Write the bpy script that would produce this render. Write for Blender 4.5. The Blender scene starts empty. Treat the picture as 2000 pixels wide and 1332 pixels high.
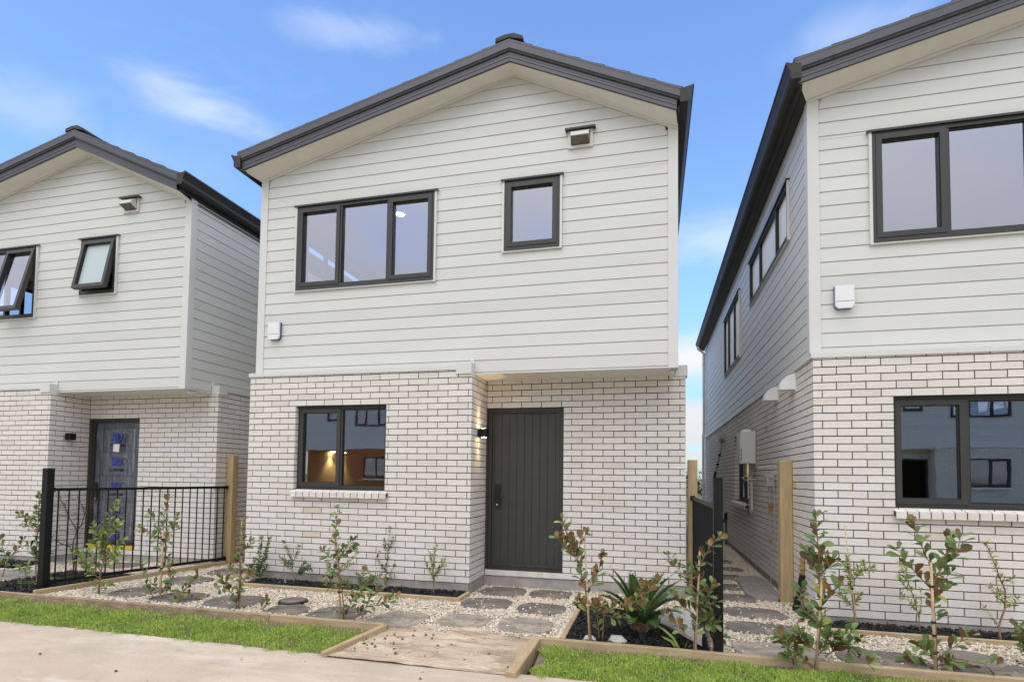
import bpy, math, random
import numpy as np
from mathutils import Vector, Matrix
random.seed(7); RNG = np.random.default_rng(7)
R = math.radians
sc = bpy.context.scene
col = sc.collection

# ------------------------------------------------------------------ camera
CAM = (5.2159, -6.3190, 1.4033); YAW, PITCH, ROLL = 0.25001, 0.04543, 0.0125
FPX, PPX, PPY = 1088.69, 997.26, 879.89            # of the 2000 x 1332 photograph
def cam_axes():
    cy, sy = math.cos(YAW), math.sin(YAW); cp, sp = math.cos(PITCH), math.sin(PITCH)
    f = Vector((-sy*cp, cy*cp, sp)); r = Vector((cy, sy, 0)); u = r.cross(f)
    cr, sr = math.cos(ROLL), math.sin(ROLL)
    return r*cr+u*sr, -r*sr+u*cr, f
AX_R, AX_U, AX_F = cam_axes()
CV = Vector(CAM)
def ray(x, y): return AX_R*((x-PPX)/FPX) - AX_U*((y-PPY)/FPX) + AX_F
def oz(x, y, z=0.0): d = ray(x, y); return CV + d*((z-CV.z)/d.z)
def oy(x, y, Y): d = ray(x, y); return CV + d*((Y-CV.y)/d.y)
def ox(x, y, X): d = ray(x, y); return CV + d*((X-CV.x)/d.x)
cam = bpy.data.cameras.new('camera'); co = bpy.data.objects.new('camera', cam); col.objects.link(co)
m3 = Matrix((AX_R, AX_U, -AX_F)).transposed()
co.matrix_world = Matrix.Translation(CV) @ m3.to_4x4()
cam.sensor_fit = 'HORIZONTAL'; cam.sensor_width = 36; cam.lens = FPX/2000*36
cam.shift_x = (1000-PPX)/2000; cam.shift_y = (PPY-666)/2000
cam.clip_start = 0.05; cam.clip_end = 3000
sc.camera = co

# ------------------------------------------------------------------ materials
def nt(m):
    m.use_nodes = True; t = m.node_tree; return t, t.nodes, t.links
def mat(name, base, rough=0.6, metal=0.0, var=0.0, scale=8.0, bump=0.0, bscale=60.0, attr=None, ramp=None, spec=0.5,
        stains=None, stretch=None, coord='Object', dist=0.01, detail=6):
    """Principled material: noise variation round base, optional per-face attribute colours, optional stain layers."""
    m = bpy.data.materials.new(name); t, n, l = nt(m)
    b = n['Principled BSDF']; b.inputs['Roughness'].default_value = rough; b.inputs['Metallic'].default_value = metal
    b.inputs['Specular IOR Level'].default_value = spec
    tc = n.new('ShaderNodeTexCoord'); vec = tc.outputs[coord]
    if stretch:
        mp = n.new('ShaderNodeMapping'); mp.inputs['Scale'].default_value = stretch; l.new(vec, mp.inputs[0]); vec = mp.outputs[0]
    if ramp:
        cr = n.new('ShaderNodeValToRGB'); e = cr.color_ramp.elements
        while len(e) < len(ramp): e.new(0.5)
        for el, (p, c) in zip(e, ramp): el.position = p; el.color = (*c, 1)
        if attr:
            a = n.new('ShaderNodeAttribute'); a.attribute_name = attr; l.new(a.outputs['Fac'], cr.inputs[0])
        else:
            nz = n.new('ShaderNodeTexNoise'); nz.inputs['Scale'].default_value = scale; nz.inputs['Detail'].default_value = detail
            l.new(vec, nz.inputs[0]); l.new(nz.outputs['Fac'], cr.inputs[0])
        c_out = cr.outputs[0]
    else:
        rgb = n.new('ShaderNodeRGB'); rgb.outputs[0].default_value = (*base, 1); c_out = rgb.outputs[0]
    if var:
        nz2 = n.new('ShaderNodeTexNoise'); nz2.inputs['Scale'].default_value = scale; nz2.inputs['Detail'].default_value = detail
        l.new(vec, nz2.inputs[0])
        mr = n.new('ShaderNodeMapRange'); mr.inputs[1].default_value = 0.3; mr.inputs[2].default_value = 0.7
        mr.inputs[3].default_value = 1-var; mr.inputs[4].default_value = 1+var; l.new(nz2.outputs['Fac'], mr.inputs[0])
        vm = n.new('ShaderNodeVectorMath'); vm.operation = 'SCALE'; l.new(c_out, vm.inputs[0]); l.new(mr.outputs[0], vm.inputs['Scale'])
        c_out = vm.outputs[0]
    for (sscale, lo, hi, colr, amt, sstr) in (stains or []):
        sv = tc.outputs[coord]
        if sstr:
            mp2 = n.new('ShaderNodeMapping'); mp2.inputs['Scale'].default_value = sstr; l.new(sv, mp2.inputs[0]); sv = mp2.outputs[0]
        nz3 = n.new('ShaderNodeTexNoise'); nz3.inputs['Scale'].default_value = sscale; nz3.inputs['Detail'].default_value = 8
        nz3.inputs['Roughness'].default_value = 0.65
        l.new(sv, nz3.inputs[0])
        mr2 = n.new('ShaderNodeMapRange'); mr2.inputs[1].default_value = lo; mr2.inputs[2].default_value = hi
        mr2.inputs[4].default_value = amt; l.new(nz3.outputs['Fac'], mr2.inputs[0])
        mx = n.new('ShaderNodeMix'); mx.data_type = 'RGBA'; l.new(mr2.outputs[0], mx.inputs[0]); l.new(c_out, mx.inputs[6])
        mx.inputs[7].default_value = (*colr, 1); c_out = mx.outputs[2]
    l.new(c_out, b.inputs['Base Color'])
    if bump:
        nz4 = n.new('ShaderNodeTexNoise'); nz4.inputs['Scale'].default_value = bscale; nz4.inputs['Detail'].default_value = 8
        l.new(vec, nz4.inputs[0]); bp = n.new('ShaderNodeBump'); bp.inputs['Strength'].default_value = bump
        bp.inputs['Distance'].default_value = dist
        l.new(nz4.outputs['Fac'], bp.inputs['Height']); l.new(bp.outputs[0], b.inputs['Normal'])
    return m
def glass(name, refl=1.0, tint=(0.9, 0.92, 0.95), ior=1.9, rcol=(0.92, 0.93, 1.0), frost=0.0, wave=0.02, fcol=(0.62, 0.72, 0.74)):
    m = bpy.data.materials.new(name); t, n, l = nt(m); n.remove(n['Principled BSDF'])
    tr = n.new('ShaderNodeBsdfTransparent'); tr.inputs[0].default_value = (*tint, 1)
    gl = n.new('ShaderNodeBsdfGlossy'); gl.inputs['Roughness'].default_value = 0.0; gl.inputs[0].default_value = (*rcol, 1)
    fr = n.new('ShaderNodeFresnel'); fr.inputs[0].default_value = ior
    mx = n.new('ShaderNodeMixShader'); l.new(fr.outputs[0], mx.inputs[0]); l.new(tr.outputs[0], mx.inputs[1]); l.new(gl.outputs[0], mx.inputs[2])
    if wave:
        tc = n.new('ShaderNodeTexCoord'); nz = n.new('ShaderNodeTexNoise'); nz.inputs['Scale'].default_value = 2.5
        l.new(tc.outputs['Object'], nz.inputs[0]); bp = n.new('ShaderNodeBump'); bp.inputs['Strength'].default_value = wave
        bp.inputs['Distance'].default_value = 0.02; l.new(nz.outputs['Fac'], bp.inputs['Height']); l.new(bp.outputs[0], gl.inputs['Normal'])
    last = mx
    if frost:
        df = n.new('ShaderNodeBsdfDiffuse'); df.inputs[0].default_value = (*fcol, 1)
        m2 = n.new('ShaderNodeMixShader'); m2.inputs[0].default_value = frost; l.new(mx.outputs[0], m2.inputs[1]); l.new(df.outputs[0], m2.inputs[2]); last = m2
    l.new(last.outputs[0], n['Material Output'].inputs[0]); return m
def emit(name, c, s):
    m = bpy.data.materials.new(name); t, n, l = nt(m); b = n['Principled BSDF']
    b.inputs['Emission Color'].default_value = (*c, 1); b.inputs['Emission Strength'].default_value = s; return m

M = {}
M['brick'] = mat('brick', (0.6, 0.55, 0.5), 0.88, attr='rnd', ramp=[(0, (0.635, 0.595, 0.55)), (0.3, (0.69, 0.655, 0.615)), (0.85, (0.735, 0.705, 0.665)), (0.95, (0.66, 0.605, 0.54)), (1, (0.61, 0.53, 0.43))],
                 var=0.05, scale=30, bump=0.35, bscale=130, dist=0.006, stains=[(70, 0.66, 0.74, (0.36, 0.31, 0.26), 0.5, None), (1.1, 0.56, 0.8, (0.56, 0.48, 0.38), 0.35, None)])
M['mortar'] = mat('mortar', (0.085, 0.062, 0.042), 0.95, var=0.2, scale=25, bump=0.3, bscale=150)
M['clad'] = mat('weatherboard_paint', (0.60, 0.60, 0.575), 0.42, attr='rnd', ramp=[(0, (0.60, 0.602, 0.585)), (1, (0.645, 0.647, 0.63))], var=0.025, scale=1.5, bump=0.04, bscale=40, stretch=(1, 1, 3))
M['trim'] = mat('trim_paint', (0.64, 0.64, 0.63), 0.4, var=0.02, scale=3)
M['soffit'] = mat('soffit_paint', (0.72, 0.70, 0.66), 0.7, var=0.03, scale=5)
M['roofmetal'] = mat('roof_metal', (0.076, 0.076, 0.092), 0.42, metal=0.25, var=0.06, scale=3, bump=0.02, bscale=200)
M['rooftile'] = mat('roof_tile', (0.045, 0.045, 0.05), 0.75, var=0.25, scale=18, bump=0.3, bscale=220)
M['gutter'] = mat('gutter_metal', (0.036, 0.034, 0.034), 0.5, spec=0.3, var=0.05, scale=4)
M['frame'] = mat('window_frame', (0.042, 0.041, 0.040), 0.45, metal=0.1, var=0.06, scale=6)
M['door'] = mat('door_paint', (0.042, 0.041, 0.039), 0.5, var=0.1, scale=6, bump=0.03, bscale=90)
M['black'] = mat('black_powdercoat', (0.009, 0.009, 0.010), 0.5, spec=0.22, var=0.15, scale=14, bump=0.04, bscale=120)
M['blackplastic'] = mat('black_plastic', (0.012, 0.012, 0.012), 0.35)
M['glass'] = glass('window_glass', ior=4.2, rcol=(0.89, 0.905, 1.0))
M['glassw'] = glass('whitened_glass', ior=2.2, frost=0.9, fcol=(0.92, 0.92, 0.92))  # plain white mixed in, putting the panes' brightness into the colour
M['glassf'] = glass('frosted_glass', ior=1.9, frost=0.75)
M['concrete'] = mat('foundation_concrete', (0.36, 0.34, 0.31), 0.9, var=0.18, scale=7, bump=0.5, bscale=50, stains=[(5, 0.5, 0.72, (0.20, 0.185, 0.165), 0.55, None), (14, 0.6, 0.7, (0.56, 0.54, 0.51), 0.4, None)])
M['slabc'] = mat('slab_concrete', (0.26, 0.235, 0.21), 0.9, var=0.2, scale=6, bump=0.4, bscale=60, stains=[(4, 0.5, 0.7, (0.17, 0.15, 0.135), 0.5, None)])
M['road'] = mat('road_concrete', (0.48, 0.405, 0.325), 0.9, var=0.13, scale=2.4, bump=0.35, bscale=45, dist=0.012,
                stains=[(0.9, 0.42, 0.6, (0.47, 0.38, 0.295), 0.7, (1, 2.2, 1)), (1.1, 0.5, 0.66, (0.62, 0.555, 0.485), 0.75, (0.45, 1.6, 1)), (2.2, 0.55, 0.7, (0.44, 0.35, 0.265), 0.7, (0.6, 1.6, 1)), (3.6, 0.56, 0.68, (0.60, 0.545, 0.475), 0.6, (0.5, 1.5, 1)), (9, 0.58, 0.7, (0.37, 0.295, 0.225), 0.65, None), (48, 0.63, 0.69, (0.24, 0.19, 0.145), 0.7, None)])
M['path'] = mat('muddy_path', (0.52, 0.43, 0.325), 0.92, var=0.18, scale=5, bump=0.9, bscale=18, dist=0.03, stretch=(0.7, 1.7, 1),
                stains=[(1.6, 0.44, 0.58, (0.42, 0.325, 0.235), 0.85, (0.8, 1.6, 1)), (4.2, 0.5, 0.6, (0.30, 0.225, 0.155), 0.85, (0.55, 2.0, 1)), (30, 0.58, 0.66, (0.62, 0.56, 0.48), 0.5, None), (6, 0.57, 0.68, (0.52, 0.46, 0.38), 0.6, (0.5, 1.8, 1)), (26, 0.62, 0.7, (0.17, 0.125, 0.085), 0.8, None)])
M['soil'] = mat('soil', (0.17, 0.125, 0.08), 0.95, var=0.3, scale=12, bump=0.8, bscale=35, dist=0.02)
M['ground'] = mat('ground_earth', (0.16, 0.13, 0.08), 0.95, var=0.25, scale=0.6, stains=[(0.25, 0.42, 0.6, (0.08, 0.11, 0.03), 0.8, None)])
M['gravelbed'] = mat('gravel_bed', (0.42, 0.36, 0.285), 0.95, var=0.3, scale=60, bump=0.8, bscale=90)
M['pebble'] = mat('pebble', (0.6, 0.5, 0.4), 0.8, attr='rnd', ramp=[(0, (0.26, 0.21, 0.16)), (0.08, (0.52, 0.44, 0.34)), (0.5, (0.65, 0.56, 0.445)), (0.85, (0.72, 0.66, 0.565)), (1, (0.82, 0.79, 0.73))], var=0.06, scale=60)
M['mulch'] = mat('bark_mulch', (0.012, 0.011, 0.011), 0.62, attr='rnd', ramp=[(0, (0.006, 0.006, 0.006)), (0.8, (0.018, 0.016, 0.016)), (1, (0.05, 0.042, 0.036))], var=0.2, scale=30)
M['grass'] = mat('grass_blade', (0.1, 0.2, 0.03), 0.55, attr='rnd', ramp=[(0, (0.12, 0.205, 0.03)), (0.4, (0.25, 0.39, 0.06)), (0.85, (0.43, 0.55, 0.11)), (1, (0.60, 0.56, 0.22))], spec=0.25)
M['slatemud'] = mat('muddy_slate', (0.27, 0.235, 0.20), 0.9, var=0.22, scale=7, bump=0.6, bscale=22, dist=0.015, stains=[(3.4, 0.46, 0.58, (0.42, 0.36, 0.30), 0.85, (0.7, 1.6, 1)), (9, 0.55, 0.66, (0.15, 0.125, 0.105), 0.7, None)])
M['slate'] = mat('slate', (0.145, 0.125, 0.11), 0.85, var=0.25, scale=7, bump=0.6, bscale=22, dist=0.015, stains=[(2.4, 0.5, 0.66, (0.26, 0.22, 0.185), 0.8, None), (20, 0.6, 0.7, (0.44, 0.37, 0.29), 0.5, None)])
M['timber'] = mat('treated_pine', (0.45, 0.335, 0.18), 0.78, var=0.16, scale=5, bump=0.25, bscale=25, stretch=(6, 6, 0.6), stains=[(7, 0.62, 0.72, (0.30, 0.19, 0.085), 0.6, (5, 5, 0.5)), (3, 0.55, 0.75, (0.44, 0.36, 0.19), 0.5, None)])
M['edging'] = mat('edging_timber', (0.43, 0.33, 0.20), 0.85, var=0.16, scale=5, bump=0.3, bscale=30, stretch=(0.7, 6, 6), stains=[(3, 0.5, 0.68, (0.34, 0.245, 0.15), 0.7, None), (16, 0.6, 0.7, (0.25, 0.17, 0.10), 0.6, None)])
M['muddytimber'] = mat('muddy_edging', (0.32, 0.235, 0.155), 0.93, var=0.2, scale=9, bump=0.8, bscale=30, dist=0.02, stains=[(4, 0.48, 0.65, (0.20, 0.15, 0.095), 0.8, None), (3, 0.56, 0.7, (0.42, 0.335, 0.20), 0.7, None)])
M['stake'] = mat('stake_wood', (0.55, 0.40, 0.25), 0.8, var=0.15, scale=10, stretch=(8, 8, 1))
M['bark'] = mat('sapling_bark', (0.235, 0.145, 0.085), 0.8, var=0.25, scale=30)
M['barkdark'] = mat('dark_bark', (0.10, 0.055, 0.05), 0.8, var=0.25, scale=30)
M['barkgreen'] = mat('green_stem', (0.26, 0.22, 0.10), 0.75, var=0.2, scale=30)
M['leafA'] = mat('leaf_upper', (0.1, 0.15, 0.07), 0.5, spec=0.3, attr='rnd', ramp=[(0, (0.06, 0.105, 0.03)), (0.5, (0.125, 0.185, 0.06)), (0.85, (0.19, 0.25, 0.09)), (1, (0.31, 0.34, 0.07))], var=0.1, scale=40)
M['leafR'] = mat('leaf_underside', (0.16, 0.075, 0.025), 0.6, attr='rnd', ramp=[(0, (0.085, 0.06, 0.022)), (0.6, (0.17, 0.105, 0.038)), (1, (0.29, 0.15, 0.045))], var=0.1, scale=40)
M['leafY'] = mat('leaf_bright', (0.15, 0.22, 0.04), 0.4, attr='rnd', ramp=[(0, (0.075, 0.125, 0.022)), (0.5, (0.15, 0.225, 0.04)), (1, (0.29, 0.34, 0.065))], var=0.1, scale=40)
M['leafU'] = mat('leaf_pale_underside', (0.12, 0.16, 0.06), 0.6, attr='rnd', ramp=[(0, (0.09, 0.115, 0.04)), (1, (0.2, 0.235, 0.085))])
M['leafL'] = mat('leaf_lime', (0.25, 0.32, 0.05), 0.45, attr='rnd', ramp=[(0, (0.14, 0.20, 0.03)), (1, (0.36, 0.42, 0.07))])
M['leafD'] = mat('leaf_dark', (0.05, 0.1, 0.03), 0.4, attr='rnd', ramp=[(0, (0.03, 0.065, 0.02)), (1, (0.10, 0.17, 0.05))])
M['frond'] = mat('cycad_frond', (0.03, 0.09, 0.03), 0.5, attr='rnd', ramp=[(0, (0.03, 0.085, 0.022)), (0.7, (0.075, 0.175, 0.045)), (1, (0.17, 0.27, 0.06))])
M['petal'] = mat('petal_white', (0.8, 0.78, 0.76), 0.6)
M['white'] = mat('white_plastic', (0.78, 0.78, 0.8), 0.35)
M['whitegrey'] = mat('heater_enamel', (0.66, 0.66, 0.65), 0.4, var=0.03, scale=4)
M['blueplastic'] = mat('blue_plastic', (0.03, 0.06, 0.25), 0.4)
M['creamplastic'] = mat('beige_plastic', (0.42, 0.37, 0.31), 0.5)
M['galv'] = mat('galvanised_steel', (0.5, 0.5, 0.5), 0.45, metal=0.6, var=0.2, scale=20)
M['brass'] = mat('brass', (0.5, 0.36, 0.15), 0.4, metal=0.7, var=0.15, scale=30)
M['yellow'] = mat('yellow_paint', (0.65, 0.42, 0.04), 0.5)
M['green'] = mat('green_plastic', (0.03, 0.22, 0.09), 0.45)
M['lining'] = mat('plaster', (0.72, 0.71, 0.7), 0.8, var=0.02, scale=3)
M['warmlining'] = mat('warm_plaster', (0.55, 0.45, 0.30), 0.8, var=0.05, scale=3)
M['floor'] = mat('timber_floor', (0.28, 0.2, 0.13), 0.5, var=0.15, scale=4)
M['film'] = None
M['filmink'] = mat('blue_ink', (0.02, 0.05, 0.33), 0.5)
M['filmtext'] = mat('dark_ink', (0.012, 0.015, 0.03), 0.5)
M['sheet'] = mat('cement_sheet', (0.44, 0.43, 0.45), 0.8, var=0.05, scale=3, stains=[(2, 0.52, 0.7, (0.36, 0.29, 0.24), 0.6, None)])
M['rock'] = mat('pale_rock', (0.5, 0.5, 0.46), 0.85, var=0.15, scale=12, bump=0.4, bscale=30)
M['lampglow'] = emit('lamp_glow', (1, 0.75, 0.4), 30)
M['downglow'] = emit('downlight_glow', (1, 0.93, 0.8), 9)
M['orangewall'] = mat('orange_brick', (0.42, 0.14, 0.05), 0.85, var=0.12, scale=12)
M['farleaf'] = mat('far_leaf', (0.06, 0.08, 0.03), 0.8, var=0.3, scale=2)

def film_material():
    m = bpy.data.materials.new('protective_film'); t, n, l = nt(m); b = n['Principled BSDF']
    b.inputs['Base Color'].default_value = (0.24, 0.26, 0.32, 1); b.inputs['Roughness'].default_value = 0.2
    tc = n.new('ShaderNodeTexCoord'); mp = n.new('ShaderNodeMapping'); mp.inputs['Scale'].default_value = (7, 7, 0.55)
    nz = n.new('ShaderNodeTexNoise'); nz.inputs['Scale'].default_value = 5; nz.inputs['Detail'].default_value = 6; nz.inputs['Distortion'].default_value = 0.6
    l.new(tc.outputs['Object'], mp.inputs[0]); l.new(mp.outputs[0], nz.inputs[0])
    bp = n.new('ShaderNodeBump'); bp.inputs['Strength'].default_value = 0.8; bp.inputs['Distance'].default_value = 0.02
    l.new(nz.outputs['Fac'], bp.inputs['Height']); l.new(bp.outputs[0], b.inputs['Normal'])
    mr = n.new('ShaderNodeMapRange'); mr.inputs[1].default_value = 0.45; mr.inputs[2].default_value = 0.75; mr.inputs[3].default_value = 0.22; mr.inputs[4].default_value = 0.75
    l.new(nz.outputs['Fac'], mr.inputs[0]); l.new(mr.outputs[0], b.inputs['Alpha']); return m
M['film'] = film_material()

# ------------------------------------------------------------------ mesh helpers
class MB:
    def __init__(s): s.v = []; s.f = []; s.m = []; s.r = []
    def face(s, pts, m=0, r=0.5):
        i = len(s.v); s.v += [tuple(p) for p in pts]; s.f.append(tuple(range(i, i+len(pts)))); s.m.append(m); s.r.append(r)
    def hexa(s, p, m=0, r=0.5, skip=()):
        """p: 8 points, bottom ring 0-3 counter-clockwise seen from above, top ring 4-7"""
        i = len(s.v); s.v += [tuple(q) for q in p]
        for k, f in enumerate(((3, 2, 1, 0), (4, 5, 6, 7), (0, 1, 5, 4), (1, 2, 6, 5), (2, 3, 7, 6), (3, 0, 4, 7))):
            if k in skip: continue
            s.f.append(tuple(i+j for j in f)); s.m.append(m); s.r.append(r)
    def box(s, x0, x1, y0, y1, z0, z1, m=0, r=0.5):
        s.hexa([(x0, y0, z0), (x1, y0, z0), (x1, y1, z0), (x0, y1, z0), (x0, y0, z1), (x1, y0, z1), (x1, y1, z1), (x0, y1, z1)], m, r)
    def bevbox(s, x0, x1, y0, y1, z0, z1, b=0.004, m=0, r=0.5):
        """box with chamfered vertical and horizontal edges"""
        xs, ys, zs = (x0, x1), (y0, y1), (z0, z1); cx, cy, cz = (x0+x1)/2, (y0+y1)/2, (z0+z1)/2
        base = len(s.v); idx = {}
        for i in (0, 1):
            for j in (0, 1):
                for k in (0, 1):
                    X, Y, Z = xs[i], ys[j], zs[k]; sx, sy, sz = (1, -1)[i], (1, -1)[j], (1, -1)[k]
                    for a, q in (('x', (X, Y+sy*b, Z+sz*b)), ('y', (X+sx*b, Y, Z+sz*b)), ('z', (X+sx*b, Y+sy*b, Z))):
                        idx[(i, j, k, a)] = len(s.v); s.v.append(q)
        def F(*ks):
            p = [Vector(s.v[idx[k]]) for k in ks]; nn = (p[1]-p[0]).cross(p[2]-p[0]); cc = sum(p, Vector())/len(p) - Vector((cx, cy, cz))
            ii = [idx[k] for k in ks]
            if nn.dot(cc) < 0: ii.reverse()
            s.f.append(tuple(ii)); s.m.append(m); s.r.append(r)
        for i in (0, 1):
            F((i, 0, 0, 'x'), (i, 1, 0, 'x'), (i, 1, 1, 'x'), (i, 0, 1, 'x')); F((0, i, 0, 'y'), (1, i, 0, 'y'), (1, i, 1, 'y'), (0, i, 1, 'y')); F((0, 0, i, 'z'), (1, 0, i, 'z'), (1, 1, i, 'z'), (0, 1, i, 'z'))
        for i in (0, 1):
            for j in (0, 1):
                F((i, j, 0, 'x'), (i, j, 1, 'x'), (i, j, 1, 'y'), (i, j, 0, 'y')); F((i, 0, j, 'x'), (i, 1, j, 'x'), (i, 1, j, 'z'), (i, 0, j, 'z')); F((0, i, j, 'y'), (1, i, j, 'y'), (1, i, j, 'z'), (0, i, j, 'z'))
                for k in (0, 1): F((i, j, k, 'x'), (i, j, k, 'y'), (i, j, k, 'z'))
    def tube(s, pts, rad, n=6, m=0, r=0.5, cap=True):
        pts = [Vector(p) for p in pts]; rads = rad if isinstance(rad, (list, tuple)) else [rad]*len(pts); rings = []
        ref = Vector((0.31, 0.17, 0.93))
        for i, p in enumerate(pts):
            d = (pts[min(i+1, len(pts)-1)]-pts[max(i-1, 0)])
            if d.length < 1e-9: d = Vector((0, 0, 1))
            d.normalize(); a = d.cross(ref)
            if a.length < 0.05: a = d.cross(Vector((1, 0, 0)))
            a.normalize(); b = d.cross(a); ring = []
            for k in range(n):
                t = 2*math.pi*k/n; ring.append(len(s.v)); s.v.append(tuple(p+(a*math.cos(t)+b*math.sin(t))*rads[i]))
            rings.append(ring)
        for q, w in zip(rings, rings[1:]):
            for k in range(n):
                s.f.append((q[k], q[(k+1) % n], w[(k+1) % n], w[k])); s.m.append(m); s.r.append(r)
        if cap:
            s.f.append(tuple(reversed(rings[0]))); s.m.append(m); s.r.append(r); s.f.append(tuple(rings[-1])); s.m.append(m); s.r.append(r)
    def prism(s, poly, P, d0, d1, m=0, r=0.5, caps=True):
        """poly: list of 2d points, P(a, b, d) -> 3d"""
        n = len(poly); i = len(s.v)
        for d in (d0, d1): s.v += [tuple(P(a, b, d)) for a, b in poly]
        for k in range(n):
            s.f.append((i+k, i+(k+1) % n, i+n+(k+1) % n, i+n+k)); s.m.append(m); s.r.append(r)
        if caps:
            s.f.append(tuple(reversed(range(i, i+n)))); s.m.append(m); s.r.append(r); s.f.append(tuple(range(i+n, i+2*n))); s.m.append(m); s.r.append(r)
    def slab(s, P, u0, u1, z0, z1, d0, d1, holes=(), m=0, mback=None, r=0.5, mrev=None):
        """wall with rectangular holes; P(u, d, z) -> 3d; d1 is the outer face"""
        us = sorted({u0, u1, *[h[0] for h in holes], *[h[1] for h in holes]}); zs = sorted({z0, z1, *[h[2] for h in holes], *[h[3] for h in holes]})
        us = [u for u in us if u0 <= u <= u1]; zs = [z for z in zs if z0 <= z <= z1]
        def inh(u, z): return any(h[0] < u < h[1] and h[2] < z < h[3] for h in holes)
        mb_ = m if mback is None else mback; mr_ = m if mrev is None else mrev
        for a, b in zip(us, us[1:]):
            for c, d in zip(zs, zs[1:]):
                if inh((a+b)/2, (c+d)/2): continue
                s.face([P(a, d1, c), P(b, d1, c), P(b, d1, d), P(a, d1, d)], m, r); s.face([P(a, d0, c), P(b, d0, c), P(b, d0, d), P(a, d0, d)], mb_, r)
        for h in holes:
            for A, B in (((h[0], h[2]), (h[1], h[2])), ((h[1], h[2]), (h[1], h[3])), ((h[1], h[3]), (h[0], h[3])), ((h[0], h[3]), (h[0], h[2]))):
                s.face([P(A[0], d0, A[1]), P(B[0], d0, B[1]), P(B[0], d1, B[1]), P(A[0], d1, A[1])], mr_, r)
        for A, B in (((u0, z0), (u1, z0)), ((u1, z0), (u1, z1)), ((u1, z1), (u0, z1)), ((u0, z1), (u0, z0))):
            s.face([P(A[0], d0, A[1]), P(B[0], d0, B[1]), P(B[0], d1, B[1]), P(A[0], d1, A[1])], m, r)
    def build(s, name, mats, parent=None, smooth=False, recalc=False, loc=None, merge=False):
        me = bpy.data.meshes.new(name)
        off = Vector(loc) if loc else None
        me.from_pydata([tuple(Vector(p)-off) for p in s.v] if off else s.v, [], s.f)
        if not isinstance(mats, (list, tuple)): mats = [mats]
        for k in mats: me.materials.append(k)
        me.polygons.foreach_set('material_index', s.m)
        a = me.attributes.new('rnd', 'FLOAT', 'FACE'); a.data.foreach_set('value', s.r)
        if smooth: me.polygons.foreach_set('use_smooth', [True]*len(s.f))
        me.update()
        if recalc or merge:
            import bmesh
            bm = bmesh.new(); bm.from_mesh(me)
            if merge: bmesh.ops.remove_doubles(bm, verts=bm.verts, dist=1e-5)
            bmesh.ops.recalc_face_normals(bm, faces=bm.faces); bm.to_mesh(me); bm.free()
        o = bpy.data.objects.new(name, me); col.objects.link(o)
        if parent: o.parent = parent
        if off: o.location = off
        return o
def np_mesh(name, V, F, rnd, m, parent=None):
    """V (n,3) F (k, c) with c constant"""
    me = bpy.data.meshes.new(name); nf, c = F.shape
    me.vertices.add(len(V)); me.vertices.foreach_set('co', V.astype(np.float32).ravel())
    me.loops.add(nf*c); me.loops.foreach_set('vertex_index', F.astype(np.int32).ravel())
    me.polygons.add(nf); me.polygons.foreach_set('loop_start', np.arange(0, nf*c, c, dtype=np.int32)); me.polygons.foreach_set('loop_total', np.full(nf, c, dtype=np.int32))
    me.materials.append(m); me.update(calc_edges=True)
    a = me.attributes.new('rnd', 'FLOAT', 'FACE'); a.data.foreach_set('value', rnd.astype(np.float32))
    o = bpy.data.objects.new(name, me); col.objects.link(o)
    if parent: o.parent = parent
    return o
def tag(o, label=None, cat=None, group=None, kind=None):
    if label: o['label'] = label
    if cat: o['category'] = cat
    if group: o['group'] = group
    if kind: o['kind'] = kind
    return o
def empty(name, loc=(0, 0, 0), rz=0):
    o = bpy.data.objects.new(name, None); o.empty_display_size = 0.2; col.objects.link(o); o.location = loc; o.rotation_euler = (0, 0, rz); return o
def copy_tree(o, parent=None, skip=()):
    c = o.copy(); col.objects.link(c)
    if parent: c.parent = parent
    for ch in list(o.children):
        if ch.name.split('.')[0] in skip: continue
        copy_tree(ch, c, skip)
    return c
# ------------------------------------------------------------------ the house (local origin: front left brick corner, ground)
K = 0.0767; ZT = 2.66                       # brick course, top of the highest full course
def zi(i): return ZT - K*i                  # bed joint number i, counted down from the top
ZB = zi(33)                                 # bottom of the brickwork
W1, W2, DEP, LEN = 3.115, 5.596, 0.62, 12.0 # step in the front wall, right wall, recess depth, house length
CL, CR, CY = 0.005, 5.48, 0.105              # weatherboard planes
HL = (0.70, 2.0, zi(19), zi(5))             # lower front window
HU = (0.585, 2.555, 3.85, 4.975)            # upper front window
HS = (3.465, 4.145, 4.132, 4.985)           # small upper window
HD = (3.125, 4.13, zi(32), zi(5))           # door
HB = (3.95, 5.62, zi(21), zi(5))            # side window in the brick
HA1 = (0.95, 3.60, 4.31, 5.0); HA2 = (4.78, 7.0, 3.72, 4.95)   # side windows in the boards
Pfront = lambda Y: (lambda u, d, z: (u, Y-d, z))
Pleft = lambda X: (lambda u, d, z: (X-d, u, z))
Pright = lambda X: (lambda u, d, z: (X+d, u, z))
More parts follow.
